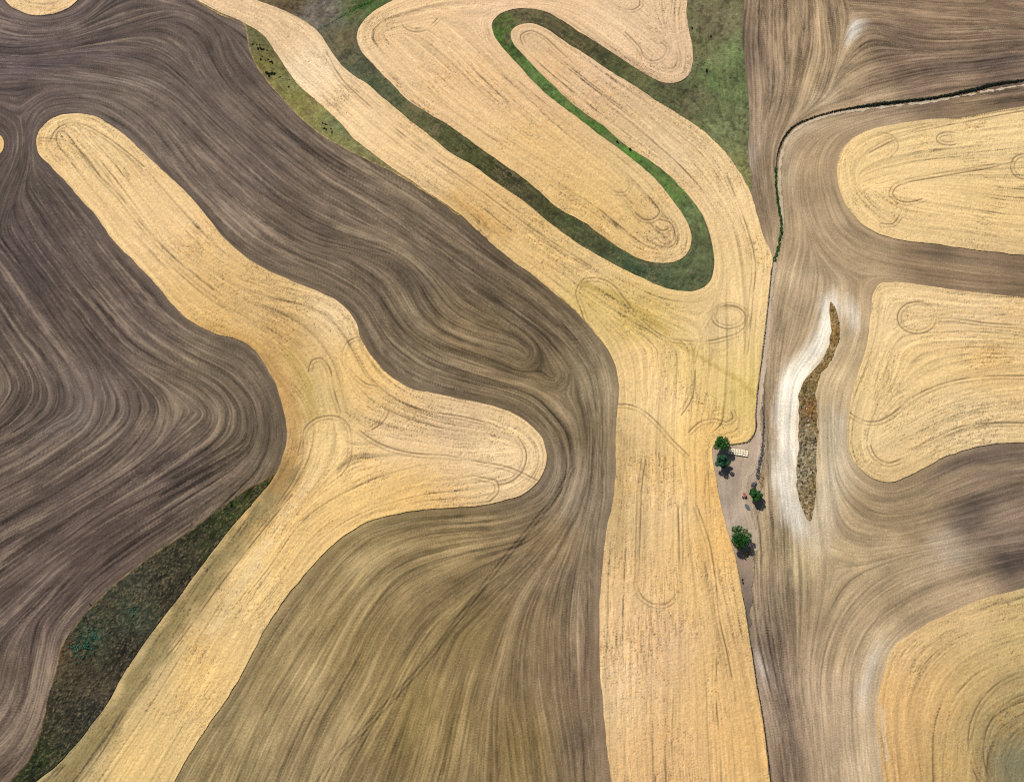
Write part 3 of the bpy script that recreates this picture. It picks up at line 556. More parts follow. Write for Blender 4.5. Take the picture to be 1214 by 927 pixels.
def sheet(name, sdf, Z, mat, attrs=None, cols=None, skirt=0.6, smooth=True):
    """cells of the working grid cut along sdf = 0, standing at height Z, with a side wall down to the soil"""
    ins = sdf > 0
    a, b, c, d = ins[:-1, :-1], ins[:-1, 1:], ins[1:, 1:], ins[1:, :-1]
    cnt = a.astype(int) + b + c + d
    full = np.argwhere(cnt == 4); part = np.argwhere((cnt > 0) & (cnt < 4))
    vid = np.full((NY, NX), -1, np.int64)
    use = np.argwhere(ins)
    vid[ins] = np.arange(ins.sum())
    nodes = np.flatnonzero(ins.ravel())
    V = np.stack([GX.ravel()[nodes], GY.ravel()[nodes], Z.ravel()[nodes]], 1)
    j, i = full[:, 0], full[:, 1]
    F4 = np.stack([vid[j, i], vid[j, i + 1], vid[j + 1, i + 1], vid[j + 1, i]], 1)
    ev = {}; src = []; extraV = []
    base = len(V)

    def edge(p, q):
        key = (p, q) if p < q else (q, p)
        if key in ev: return ev[key]
        sp, sq = sdf[p], sdf[q]
        t = sp / (sp - sq)
        ev[key] = base + len(extraV)
        inside = p if sp > 0 else q
        extraV.append((GX[p] + (GX[q] - GX[p]) * t, GY[p] + (GY[q] - GY[p]) * t, Z[inside]))
        src.append(inside[0] * NX + inside[1])
        return ev[key]

    Fn, walls = [], []
    for j, i in part:
        ring = [(j, i), (j, i + 1), (j + 1, i + 1), (j + 1, i)]
        f = []; cut = []
        for k in range(4):
            p, q = ring[k], ring[(k + 1) % 4]
            if ins[p]: f.append(int(vid[p]))
            if ins[p] != ins[q]:
                e = edge(p, q); f.append(e); cut.append((e, ins[p]))
        if len(f) >= 3: Fn.append(f)
        if len(cut) == 2:
            # leaving edge first
            (e1, o1), (e2, o2) = cut
            walls.append((e1, e2) if o1 else (e2, e1))
    if extraV:
        extraV = np.array(extraV); srcs = np.array(src)
        low = extraV.copy(); low[:, 2] = height(low[:, 0], low[:, 1]) - 0.15
        low[:, 2] = np.minimum(low[:, 2], extraV[:, 2] - 0.02)
        nb = base + len(extraV)
        V = np.vstack([V, extraV, low])
        m = np.concatenate([nodes, srcs, srcs])
        off = nb - base
        W4 = [(e1, e1 + off, e2 + off, e2) for e1, e2 in walls]
        F4 = np.vstack([F4, np.array(W4)]) if W4 else F4
    else:
        m = nodes
    A = {k: v.ravel()[m] for k, v in (attrs or {}).items()}
    C = {k: v.reshape(-1, 3)[m] for k, v in (cols or {}).items()}
    return mesh_np(name, V, F4=F4, Fn=Fn, mat=mat, attrs=A, cols=C, smooth=smooth)


def tag(o, label=None, cat=None, group=None, kind=None):
    if label: o['label'] = label
    if cat: o['category'] = cat
    if group: o['group'] = group
    if kind: o['kind'] = kind
    return o


# ------------------------------------------------------------------ materials
def newmat(name):
    m = bpy.data.materials.new(name); m.use_nodes = True
    nt = m.node_tree
    return m, nt, nt.nodes['Principled BSDF']


def surf_mat(name, colattr, terms, noises, rough=0.95, bump=None, mixes=()):
    """base colour attribute x (1 + sum k*attr) x noise, then mixes toward fixed colours by attribute"""
    m, nt, bs = newmat(name)
    N_, L_ = nt.nodes, nt.links
    at = N_.new('ShaderNodeAttribute'); at.attribute_name = colattr
    col = at.outputs['Color']
    geo = N_.new('ShaderNodeNewGeometry')

    def math_(op, a, b=None, c=None):
        n = N_.new('ShaderNodeMath'); n.operation = op
        for i, v in enumerate((a, b, c)):
            if v is None: continue
            if isinstance(v, (int, float)): n.inputs[i].default_value = v
            else: L_.new(v, n.inputs[i])
        return n.outputs[0]
    f = None
    for k, a in terms:
        t = N_.new('ShaderNodeAttribute'); t.attribute_name = a
        f = math_('MULTIPLY_ADD', t.outputs['Fac'], k, 1.0 if f is None else f)
    for sc, amp, det in noises:
        n = N_.new('ShaderNodeTexNoise'); n.inputs['Scale'].default_value = sc; n.inputs['Detail'].default_value = det
        n.inputs['Roughness'].default_value = 0.65
        L_.new(geo.outputs['Position'], n.inputs['Vector'])
        v = math_('MULTIPLY_ADD', n.outputs['Fac'], 2 * amp, 1 - amp)
        f = v if f is None else math_('MULTIPLY', f, v)
    if f is not None:
        f = math_('MAXIMUM', f, 0.28)
        vm = N_.new('ShaderNodeVectorMath'); vm.operation = 'SCALE'
        L_.new(col, vm.inputs[0]); L_.new(f, vm.inputs['Scale'])
        col = vm.outputs[0]
    for a, c, k in mixes:
        t = N_.new('ShaderNodeAttribute'); t.attribute_name = a
        mx = N_.new('ShaderNodeMix'); mx.data_type = 'RGBA'
        L_.new(math_('MULTIPLY', t.outputs['Fac'], k), mx.inputs[0])
        L_.new(col, mx.inputs[6]); mx.inputs[7].default_value = (*c, 1)
        col = mx.outputs[2]
    L_.new(col, bs.inputs['Base Color'])
    bs.inputs['Roughness'].default_value = rough
    bs.inputs['Specular IOR Level'].default_value = 0.12
    if bump:
        n = N_.new('ShaderNodeTexNoise'); n.inputs['Scale'].default_value = bump[0]; n.inputs['Detail'].default_value = 3
        L_.new(geo.outputs['Position'], n.inputs['Vector'])
        b = N_.new('ShaderNodeBump'); b.inputs['Strength'].default_value = bump[1]; b.inputs['Distance'].default_value = bump[2]
        L_.new(n.outputs['Fac'], b.inputs['Height']); L_.new(b.outputs['Normal'], bs.inputs['Normal'])
    return m


def plain_mat(name, c, rough=0.8, var=0.25, scale=3.0, spec=0.2, trans=0.0):
    m, nt, bs = newmat(name)
    n = nt.nodes.new('ShaderNodeTexNoise'); n.inputs['Scale'].default_value = scale; n.inputs['Detail'].default_value = 4
    gm = nt.nodes.new('ShaderNodeNewGeometry'); nt.links.new(gm.outputs['Position'], n.inputs['Vector'])
    cr = nt.nodes.new('ShaderNodeValToRGB')
    cr.color_ramp.elements[0].position = 0.3; cr.color_ramp.elements[1].position = 0.7
    cr.color_ramp.elements[0].color = (*[v * (1 - var) for v in c], 1); cr.color_ramp.elements[1].color = (*[min(1, v * (1 + var)) for v in c], 1)
    nt.links.new(n.outputs['Fac'], cr.inputs['Fac']); nt.links.new(cr.outputs['Color'], bs.inputs['Base Color'])
    bs.inputs['Roughness'].default_value = rough; bs.inputs['Specular IOR Level'].default_value = spec
    return m


M_SOIL = surf_mat('tilled_soil', 'tone', [(0.162, 'streak'), (0.28, 'chaff')], [(1.3, 0.5, 2), (0.16, 0.12, 4), (0.02, 0.08, 3)], mixes=[('chaff', tuple(lin((180, 160, 130)) / K), 0.36)], bump=(1.4, 0.5, 0.18))
M_GOLD = surf_mat('cut_straw', 'tone', [(0.07, 'streak')], [(1.25, 0.42, 2), (0.13, 0.10, 4)], mixes=[('dash', (0.06, 0.042, 0.025), 0.9), ('wheel', (0.07, 0.045, 0.022), 0.88)], bump=(1.6, 0.5, 0.15))
M_GRASS = surf_mat('rough_grass', 'tone', [(0.2, 'streak')], [(1.1, 0.8, 3), (0.14, 0.25, 4)], mixes=[('dry', (0.11, 0.085, 0.045), 0.75), ('dead', (0.022, 0.018, 0.012), 0.7)], bump=(1.2, 0.8, 0.4))
M_SLIVER = surf_mat('rusty_weeds', 'tone', [(0.2, 'streak')], [(1.1, 0.8, 3), (0.14, 0.25, 4)], mixes=[('dry', (0.38, 0.33, 0.24), 0.5), ('dead', (0.02, 0.024, 0.012), 0.85)], bump=(1.2, 0.8, 0.4))
M_TRACK = surf_mat('dusty_track', 'tone', [(0.07, 'streak')], [(1.2, 0.4, 3), (0.1, 0.2, 4)], bump=(1.6, 0.4, 0.12))

# ------------------------------------------------------------------ the ground, out to the horizon
ext = []
s = GS; p = 0.0
while p < 4000:
    s *= 1.35; p += s; ext.append(p)
ext = np.array(ext)
fxs = np.concatenate([gx[0] - ext[::-1], gx, gx[-1] + ext]); fys = np.concatenate([gy[0] - ext[::-1], gy, gy[-1] + ext])
ne = len(ext)
ci = np.clip(np.arange(len(fxs)) - ne, 0, NX - 1); cj = np.clip(np.arange(len(fys)) - ne, 0, NY - 1)
FX, FY = np.meshgrid(fxs, fys)
relief = 0.035 * L_MID + 0.03 * L_FINE
FZ = height(FX, FY) + relief[np.ix_(cj, ci)]
nfx, nfy = len(fxs), len(fys)
vi = np.arange(nfx * nfy).reshape(nfy, nfx)
F4 = np.stack([vi[:-1, :-1].ravel(), vi[:-1, 1:].ravel(), vi[1:, 1:].ravel(), vi[1:, :-1].ravel()], 1)
inc = np.outer((np.arange(nfy) >= ne) & (np.arange(nfy) < ne + NY), (np.arange(nfx) >= ne) & (np.arange(nfx) < ne + NX))
st = STREAK[np.ix_(cj, ci)] * np.where(inc, 1, 0.0)
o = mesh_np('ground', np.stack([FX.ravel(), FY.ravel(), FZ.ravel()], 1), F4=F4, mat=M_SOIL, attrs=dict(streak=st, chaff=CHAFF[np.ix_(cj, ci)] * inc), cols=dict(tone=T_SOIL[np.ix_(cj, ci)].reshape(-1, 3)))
tag(o, kind='structure')

# ------------------------------------------------------------------ stubble fields
edge_n = nz(3.0, 61) * 0.12
OCHRE = np.clip(0.6 * nz(0.8, 62) + 0.6 * L_SHORT + 0.5 * patch2 + 0.4 * patch - 1.0, 0, 1)
GSTREAK = 0.45 * L_MID + 1.25 * L_ROW + 0.35 * L_SHORT + 0.2 * L_WIDE + 0.15 * patch2
T_GOLD = T_GOLD * (1 - OCHRE[..., None] * np.array([0.03, 0.09, 0.2], np.float32))
gz = GZ + 0.42 + 0.05 * nz(0.7, 71) - 0.3 * np.maximum(DASH, WH) + 0.03 * L_FINE
for k, P in OUT.items():
    sd = polysdf(P) + edge_n
    o = sheet('stubble_field', sd, gz, M_GOLD, attrs=dict(streak=GSTREAK, dash=DASH, wheel=WH), cols=dict(tone=T_GOLD))
    tag(o, kind='structure')

# ------------------------------------------------------------------ rough grass strips
rough1 = nz(1.0, 81); rough2 = nz(2.4, 82); rough3 = nz(0.5, 83)
gp = wpath(GREEN, True)
gs = 0.5 * rough2 + 0.6 * rough1 + 0.5 * patch2 + 0.5 * L_FINE
DRY = np.clip(0.7 * rough3 + 0.4 * nz(5, 85) + 0.5 * L_SHORT + 0.3 * L_FINE - 0.5, 0, 1); DEAD = np.clip(0.6 * nz(1.1, 86) + 0.5 * nz(4, 87) - 0.45, 0, 1)
gold_in = np.full((NY, NX), -9, np.float32)
for P in OUT.values(): gold_in = np.maximum(gold_in, polysdf(P))
o = sheet('grass', polysdf(gp) + edge_n, GZ + np.where(gold_in > -0.25, 0.05, np.maximum(0.16 + 0.05 * rough1 + 0.05 * rough2, 0.1)), M_GRASS, attrs=dict(streak=gs, dry=DRY, dead=DEAD * 0.7), cols=dict(tone=T_GREEN), smooth=False)
tag(o, 'green grassed waterway winding between the golden stubble fields', 'grass', kind='stuff')
lp = wpath(LENS, True); sdl = polysdf(lp)
rim = (np.clip(0.8 + 0.5 * patch3, 0, 1) * np.clip(1 - (sdl - 0.1) / 0.9, 0, 1))[..., None]
tl = T_LENS * (1 - rim) + (lin((156, 126, 86)) / K).astype(np.float32) * rim
o = sheet('grass', sdl + edge_n, GZ + np.where(gold_in > -0.25, 0.05, np.clip(0.45 + 0.17 * rough1 + 0.15 * rough2 + 0.12 * rough3 - 0.25 * rim[..., 0], 0.12, 1.2)), M_GRASS, attrs=dict(streak=gs * 1.3, dry=np.clip(0.8 * nz(0.4, 89) + 0.6 * L_SHORT + 0.2 * rough1 - 0.6, 0, 1) * (1 - rim[..., 0]), dead=np.clip(0.7 * nz(0.6, 88) + 0.5 * L_SHORT - 0.3, 0, 1) * (1 - rim[..., 0])), cols=dict(tone=tl), smooth=False)
tag(o, 'dark weedy grass filling the lens-shaped gully beside the golden stubble', 'grass', kind='stuff')
sdw = polysdf(wpath(WEED, True))
rim = np.clip(1 - (sdw - 0.2) / 0.9, 0, 1)[..., None]
tw = T_WEED * (1 - rim) + (lin((176, 150, 104)) / K).astype(np.float32) * rim
o = sheet('grass', sdw + edge_n, GZ + np.where(gold_in > -0.25, 0.05, np.maximum(0.22 + 0.07 * rough1 + 0.08 * rough2, 0.1)), M_GRASS, attrs=dict(streak=gs, dry=DRY, dead=DEAD * 0.3), cols=dict(tone=tw), smooth=False)
tag(o, 'olive weedy grass strip dotted with dark shrubs beside the tilled slope', 'grass', kind='stuff')
o = sheet('weeds', polysdf(wpath(ISLAND, True)) + edge_n * 2.5, GZ + np.maximum(0.35 + 0.12 * rough1 + 0.14 * rough3, 0.1), M_SLIVER, attrs=dict(streak=1.2 * rough1 + 1.4 * rough3 + 0.5 * rough2, dry=np.clip(nz(0.5, 98) + 0.3 * nz(3, 99) - 0.9 + 0.5 * np.clip((g(960, 505)[1] - GY) / 20, -1, 1), 0, 1), dead=np.clip(0.8 * rough3 + 0.5 * rough1 - 0.35, 0, 1)), cols=dict(tone=T_ISLE), smooth=False)
tag(o, 'rusty orange and grey weeds on the uncultivated sliver beside the chalky band', 'weeds', kind='stuff')

# ------------------------------------------------------------------ dirt track and farm yard
rp = wpath(ROAD)
d = polydist(rp, 6)
_, ywide = flat(900, 330); _, yn = flat(925, 215)
wide = np.where((GY > float(yn)) & (GX > 175), 0.68, np.where(GY > float(yn), 0.75, np.where(GY > float(ywide), 1.0, 1.6))).astype(np.float32)
wide = blur(wide, 12)
tt = np.ones((NY, NX, 3), np.float32) * (lin((188, 168, 144)) / K).astype(np.float32)
far = np.clip((GX - 150) / 40, 0, 1)[..., None]
tt = tt * (1 - far) + (lin((196, 178, 150)) / K).astype(np.float32) * far
rut = 1.6 * np.exp(-((d - 0.75) / 0.45) ** 2)
o = sheet('dirt_track', wide - d + 0.35 * nz(2, 91) + 0.15 * nz(0.8, 92), GZ + 0.13, M_TRACK, attrs=dict(streak=L_FINE + rut), cols=dict(tone=tt))
tag(o, kind='structure')
YT = idw([(860, 528, (160, 138, 120)), (885, 528, (176, 154, 132)), (870, 555, (168, 148, 130)), (855, 590, (166, 146, 128)), (875, 600, (180, 160, 142)), (862, 615, (180, 160, 142)), (897, 600, (160, 138, 112)), (885, 655, (156, 134, 112)), (888, 690, (138, 118, 102)), (887, 730, (114, 98, 88)), (885, 640, (178, 156, 136))], soft=8)
o = sheet('farm_yard', polysdf(wpath(YARD, True)) + 0.5 * nz(2, 95) + 0.2 * nz(0.8, 96), GZ + 0.09, M_TRACK, attrs=dict(streak=0.8 * patch3 + 0.8 * L_FINE), cols=dict(tone=YT * np.array([1.12, 1.15, 1.13], np.float32)))
tag(o, kind='structure')


# ------------------------------------------------------------------ plants
def ground_at(px, py):
    x, y = g(px, py)
    return float(x), float(y), float(height(x, y))


def leaves(centres, radii, n, size, rng, flatten=0.75, shell=0.55):
    """n small leaf faces spread through the volume of several clumps"""
    V, F = [], []
    w = np.array(radii) ** 2; w = w / w.sum()
    for _ in range(n):
        k = rng.choice(len(radii), p=w)
        v = rng.standard_normal(3); v /= np.linalg.norm(v)
        r = radii[k] * (shell + (1 - shell) * rng.random() ** 0.5) * (0.85 + 0.25 * rng.random())
        c = np.array(centres[k]) + v * r * np.array([1, 1, flatten])
        nrm = v + 0.8 * rng.standard_normal(3); nrm[2] += 0.35; nrm /= np.linalg.norm(nrm)
        a = np.cross(nrm, rng.standard_normal(3)); a /= np.linalg.norm(a) + 1e-9
        b = np.cross(nrm, a)
        s = size * (0.6 + 0.8 * rng.random())
        i = len(V)
        V += [c + a * s, c + b * s * 0.6, c - a * s * 0.9, c - b * s * 0.6]
        F.append((i, i + 1, i + 2, i + 3))
    return np.array(V), np.array(F)


def tube(path, radii, seg=8):
    V, F = [], []
    path = [np.array(p, float) for p in path]
    for k, p in enumerate(path):
        t = path[min(k + 1, len(path) - 1)] - path[max(k - 1, 0)]
        t /= np.linalg.norm(t) + 1e-9
        u = np.cross(t, [0.31, 0.92, 0.2]); u /= np.linalg.norm(u); v = np.cross(t, u)
        for s in range(seg):
            a = 2 * math.pi * s / seg
            V.append(p + (u * math.cos(a) + v * math.sin(a)) * radii[k])
    for k in range(len(path) - 1):
        for s in range(seg):
            a, b = k * seg + s, k * seg + (s + 1) % seg
            F.append((a, b, b + seg, a + seg))
    return np.array(V), np.array(F)


def leaf_mat(name, c, c2):
    m, nt, bs = newmat(name)
    n = nt.nodes.new('ShaderNodeTexNoise'); n.inputs['Scale'].default_value = 1.1; n.inputs['Detail'].default_value = 4
    gm = nt.nodes.new('ShaderNodeNewGeometry'); nt.links.new(gm.outputs['Position'], n.inputs['Vector'])
    cr = nt.nodes.new('ShaderNodeValToRGB')
    cr.color_ramp.elements[0].position = 0.35; cr.color_ramp.elements[1].position = 0.68
    cr.color_ramp.elements[0].color = (*c, 1); cr.color_ramp.elements[1].color = (*c2, 1)
    nt.links.new(n.outputs['Fac'], cr.inputs['Fac']); nt.links.new(cr.outputs['Color'], bs.inputs['Base Color'])
    bs.inputs['Roughness'].default_value = 0.7; bs.inputs['Specular IOR Level'].default_value = 0.15
    return m


M_LEAF = leaf_mat('bright_leaf', (0.006, 0.028, 0.006), (0.03, 0.12, 0.016))
M_LEAF2 = leaf_mat('blue_leaf', (0.006, 0.026, 0.012), (0.022, 0.10, 0.042))
M_DARKLEAF = leaf_mat('dark_leaf', (0.004, 0.010, 0.005), (0.012, 0.022, 0.010))
M_TEAL = leaf_mat('teal_leaf', (0.02, 0.085, 0.052), (0.06, 0.17, 0.115))
M_LIME = leaf_mat('lime_leaf', (0.02, 0.10, 0.008), (0.05, 0.2, 0.015))
M_GREYLEAF = leaf_mat('grey_twig', (0.05, 0.05, 0.06), (0.14, 0.13, 0.14))
M_YELLOW = leaf_mat('yellow_leaf', (0.16, 0.10, 0.015), (0.42, 0.27, 0.05))
M_ORANGE = leaf_mat('orange_weed', (0.22, 0.12, 0.03), (0.45, 0.27, 0.10))
M_BARK = plain_mat('bark', (0.09, 0.065, 0.045), 0.9, 0.35, 4)


def tree(px, py, R, H, label, mat, seed, n=3200):
    """px, py: where the trunk meets the yard"""
    rng = np.random.default_rng(seed)
    x, y, z = ground_at(px, py)
    root = bpy.data.objects.new('broadleaf_tree', None); COL.objects.link(root); root.location = (x, y, z)
    tag(root, label, 'tree', 'green trees around the farm yard')
    cen, rad = [], []
    nb = 9
    TV, TF = tube([(0, 0, -0.3), (0.1, 0, H * 0.2), (0.05, 0.1, H * 0.45), (0.0, 0.1, H * 0.75)], [0.04 * H, 0.032 * H, 0.022 * H, 0.008 * H])
    allV, allF = [TV], [TF]; off = len(TV)
    for k in range(nb):
        a = 2 * math.pi * (k + 0.35 * rng.random()) / nb
        el = 0.45 + 0.45 * rng.random()
        rr = R * (0.45 + 0.4 * rng.random())
        tip = np.array([math.cos(a) * rr, math.sin(a) * rr, H * el])
        mid = tip * np.array([0.45, 0.45, 0.0]) + np.array([0, 0, H * (0.25 + 0.45 * (el - 0.3))])
        bv, bf = tube([(0.03, 0.03, H * (0.2 + 0.03 * k)), mid, tip], [0.014 * H, 0.009 * H, 0.003 * H], 6)
        allV.append(bv); allF.append(bf + off); off += len(bv)
        cen.append(tip); rad.append(R * (0.24 + 0.16 * rng.random()))
    cen.append(np.array([0, 0, H * 0.6])); rad.append(R * 0.62)
    for k in range(5):
        cen.append(np.array([rng.normal() * R * 0.3, rng.normal() * R * 0.25, H * (0.68 + 0.2 * rng.random())])); rad.append(R * (0.26 + 0.12 * rng.random()))
    mesh_np('trunk', np.vstack(allV), F4=np.vstack(allF), mat=M_BARK, parent=root)
    LV, LF = leaves(cen, rad, n, 0.36, rng)
    mesh_np('crown', LV, F4=LF, mat=mat, smooth=False, parent=root)
    return root


tree(853, 529.5, 4.9, 10.5, 'bright green tree right behind the left end of the cream bale rows', M_LEAF, 1)
tree(855, 550, 4.3, 9.0, 'blue-green tree just below the bale rows, casting a long shadow on the yard', M_LEAF2, 2)
tree(894, 589, 3.9, 7.5, 'dark green tree between the red machine and the pale chalky band', M_LEAF, 3)
tree(875, 640, 6.3, 10.0, 'largest green tree, wide crowned, at the lower end of the bare yard', M_LEAF, 4, 4600)


def shrub_mesh(name, mat, seed, n=130, R=1.0):
    rng = np.random.default_rng(seed)
    cen = [np.array([rng.normal() * 0.35, rng.normal() * 0.35, 0.55 + 0.2 * rng.random()]) * R for _ in range(5)]
    V, F = leaves(cen, [0.45 * R] * 5, n, 0.2 * R, rng, 0.85, 0.3)
    SV, SF = [], []
    for k in range(4):
        a = rng.random() * 6.28
        v, f = tube([(0, 0, -0.15), (0.25 * math.cos(a), 0.25 * math.sin(a), 0.3), (0.45 * math.cos(a), 0.45 * math.sin(a), 0.7)], [0.05, 0.04, 0.015], 5)
        SF.append(f + sum(len(q) for q in SV)); SV.append(v)
    o = mesh_np(name, np.vstack([V] + SV), F4=np.vstack([F, np.vstack(SF) + len(V)]), mat=mat, smooth=False)
    me = o.data; bpy.data.objects.remove(o)
    return me


SH = {}
for nm, mt in (('dark', M_DARKLEAF), ('teal', M_TEAL), ('lime', M_LIME), ('grey', M_GREYLEAF), ('yellow', M_YELLOW), ('green', M_LEAF)):
    SH[nm] = [shrub_mesh('shrub', mt, 100 + i + 7 * len(nm)) for i in range(3)]


def shrub(px, py, r, kind, label, group=None, cat='shrub', lift=0.0):
    x, y, z = ground_at(px, py)
    o = bpy.data.objects.new('shrub', random.choice(SH[kind])); COL.objects.link(o)
    o.location = (x, y, z + lift); o.rotation_euler = (0, 0, random.random() * 6.28); o.scale = (r, r * random.uniform(0.8, 1.15), r * random.uniform(0.8, 1.1))
    tag(o, label, cat, group)
    return o


def zpx(x0, y0, s, L):                              # enlarged-view pixels -> photo pixels
    return [(x0 + a / s, y0 + b / s, r) for a, b, r in L]


top = zpx(290, 30, 6.62, [(62, 148, .8), (96, 154, .8), (118, 152, .7), (108, 182, 1.2), (128, 180, 1.3), (145, 187, 1.0), (178, 198, .9)])
mid = zpx(290, 30, 6.62, [(128, 268, 1.1), (138, 244, .6), (166, 276, .6), (184, 268, .8), (200, 288, .9), (214, 294, 1.3)])
low = zpx(290, 30, 6.62, [(178, 376, 1.5), (196, 384, 1.4), (212, 378, 1.3), (230, 382, 1.3), (190, 396, 1.0), (274, 406, .9), (298, 420, .6), (354, 428, .6), (346, 482, .8)])
bot = zpx(290, 30, 6.62, [(612, 768, .8), (632, 774, .9), (646, 782, .7), (622, 808, 1.0), (640, 816, .8), (678, 814, .9), (684, 840, 1.0), (585, 770, .5)])
for L, w in ((top, 'uppermost'), (mid, 'second'), (low, 'third'), (bot, 'lowest')):
    for x, y, r in L:
        shrub(x, y + 0.6, r * 1.0, 'dark', f'small dark shrub in the {w} cluster on the olive weedy strip', f'{w} cluster of dark shrubs on the weedy strip')
shrub(731.5, 168.5, 1.25, 'dark', 'dark round bush in the bright green grass strip, upper of a pair')
shrub(746.5, 178, 1.2, 'dark', 'dark round bush in the bright green grass strip, lower of a pair')
shrub(820.5, 34, 0.95, 'dark', 'dark bush touching the right rim of the top stubble field')
shrub(826.5, 36, 0.6, 'green', 'tiny green bush just right of the dark bush on the stubble rim')
shrub(843, 43.5, 1.0, 'dark', 'lone dark bush in the middle of the upper green pasture')
shrub(837, 84.5, 1.5, 'dark', 'largest dark bush of the green pasture, beside a teal weed patch')
shrub(865.5, 93, 0.7, 'dark', 'smallest dark bush, low on the green pasture')
for k in range(22):
    a, b = random.gauss(0, 1), random.gauss(0, 1)
    shrub(833 + 6 * a, 73 + 4 * b, random.uniform(.3, .6), 'teal', 'tiny teal weed clump above the largest pasture bush', 'teal weed clumps on the green pasture', 'weed')
for k in range(70):
    a, b = random.gauss(0, 1), random.gauss(0, 1)
    shrub(min(max(101 + 10 * a - 3 * b, 78), 130), 760 + 10 * b - 5 * a, random.uniform(.5, 1.0), 'teal', 'small teal shrub in the large patch of the dark gully', 'teal shrubs in the large gully patch', lift=0.15)
for k in range(16):
    a, b = random.gauss(0, 1), random.gauss(0, 1)
    shrub(157 + 4 * a, 726 + 5 * b - 3 * a, random.uniform(.4, .75), 'teal', 'small teal shrub in the smaller upper patch of the dark gully', 'teal shrubs in the small gully patch', lift=0.15)
shrub(315.5, 573.5, 1.2, 'lime', 'bright lime bush near the upper tip of the dark gully')
shrub(274, 598, 1.7, 'green', 'green bush on the upper rim of the dark gully, larger than the lime one')
for (x, y, r) in [(107, 716, .8), (196, 651, .9), (190, 655, .8), (240, 622, .9), (228, 630, .8), (222, 634, .7), (150, 688, .8), (136, 697, .8)]:
    shrub(x, y, r, 'green', 'small green bush on the tilled-side rim of the dark gully', 'green bushes along the gully rim')
for k, (x, y) in enumerate([(948, 470), (949, 482), (953, 468), (951, 512), (957, 520), (953, 528), (946, 552), (949, 560), (952, 564), (956, 563), (958, 560), (950, 572), (947, 585), (948, 592), (953, 598), (961, 585), (964, 560), (966, 520), (950, 545), (964, 499), (946, 566), (957, 570), (962, 545)]):
    shrub(x + random.uniform(-1, 1), y, random.uniform(.45, .8), random.choice(['dark', 'teal', 'dark']) if 8 > k or k > 10 else 'teal', 'tiny dark green tuft on the rusty weed sliver', 'dark tufts on the rusty weed sliver', 'tuft', lift=0.2)
shrub(880.3, 686.8, .75, 'dark', 'dark small bush at the stubble corner, upper of a touching pair')
shrub(880.6, 690.6, .8, 'dark', 'dark small bush at the stubble corner, lower of a touching pair')
shrub(886.3, 654, .9, 'yellow', 'yellow weedy bush below the shadow of the largest tree')
shrub(885, 657.5, 1.1, 'yellow', 'yellow and dark weedy bush, lower of the pair under the largest tree')
shrub(886.6, 656.5, .8, 'dark', 'dark bush hugging the right side of the yellow weeds')
shrub(883.5, 663, .7, 'dark', 'small dark bush at the foot of the yellow weeds')
shrub(892.5, 575, 2.0, 'grey', 'grey bare bush touching the top of the dark yard tree')
shrub(895, 573.5, 1.5, 'grey', 'smaller grey bare bush on the right of its grey neighbour')
shrub(875.5, 694, .5, 'lime', 'tiny lime bush in the stubble edge below the dark pair')


def strip(name, P, width, hgt, n, mat, seed, size=0.35, step=0.8):
    """brush growing along a line"""
    rng = np.random.default_rng(seed)
    Q = wpath(P, step=1.0)
    s = np.concatenate([[0], np.cumsum(np.hypot(*(Q[1:] - Q[:-1]).T))])
    x0, y0 = Q[len(Q) // 2]; z0 = float(height(np.array(x0), np.array(y0)))
    cen, rad = [], []
    for t in np.arange(0, s[-1], step):
        x, y = np.interp(t, s, Q[:, 0]), np.interp(t, s, Q[:, 1])
        f = t / s[-1]; w = width(f) if callable(width) else width
        if w < 0.15: continue
        w *= rng.uniform(0.85, 1.12)
        cen.append(np.array([x - x0 + rng.normal() * w * 0.14, y - y0 + rng.normal() * w * 0.14, float(height(np.array(x), np.array(y))) - z0 + hgt * 0.5 * rng.uniform(0.7, 1.2)])); rad.append(w * 0.55)
    V, F = leaves(cen, rad, n, size, rng, min(1.0, hgt / 1.4), 0.2)
    o = mesh_np(name, V, F4=F, mat=mat, smooth=False); o.location = (x0, y0, z0)
    return o


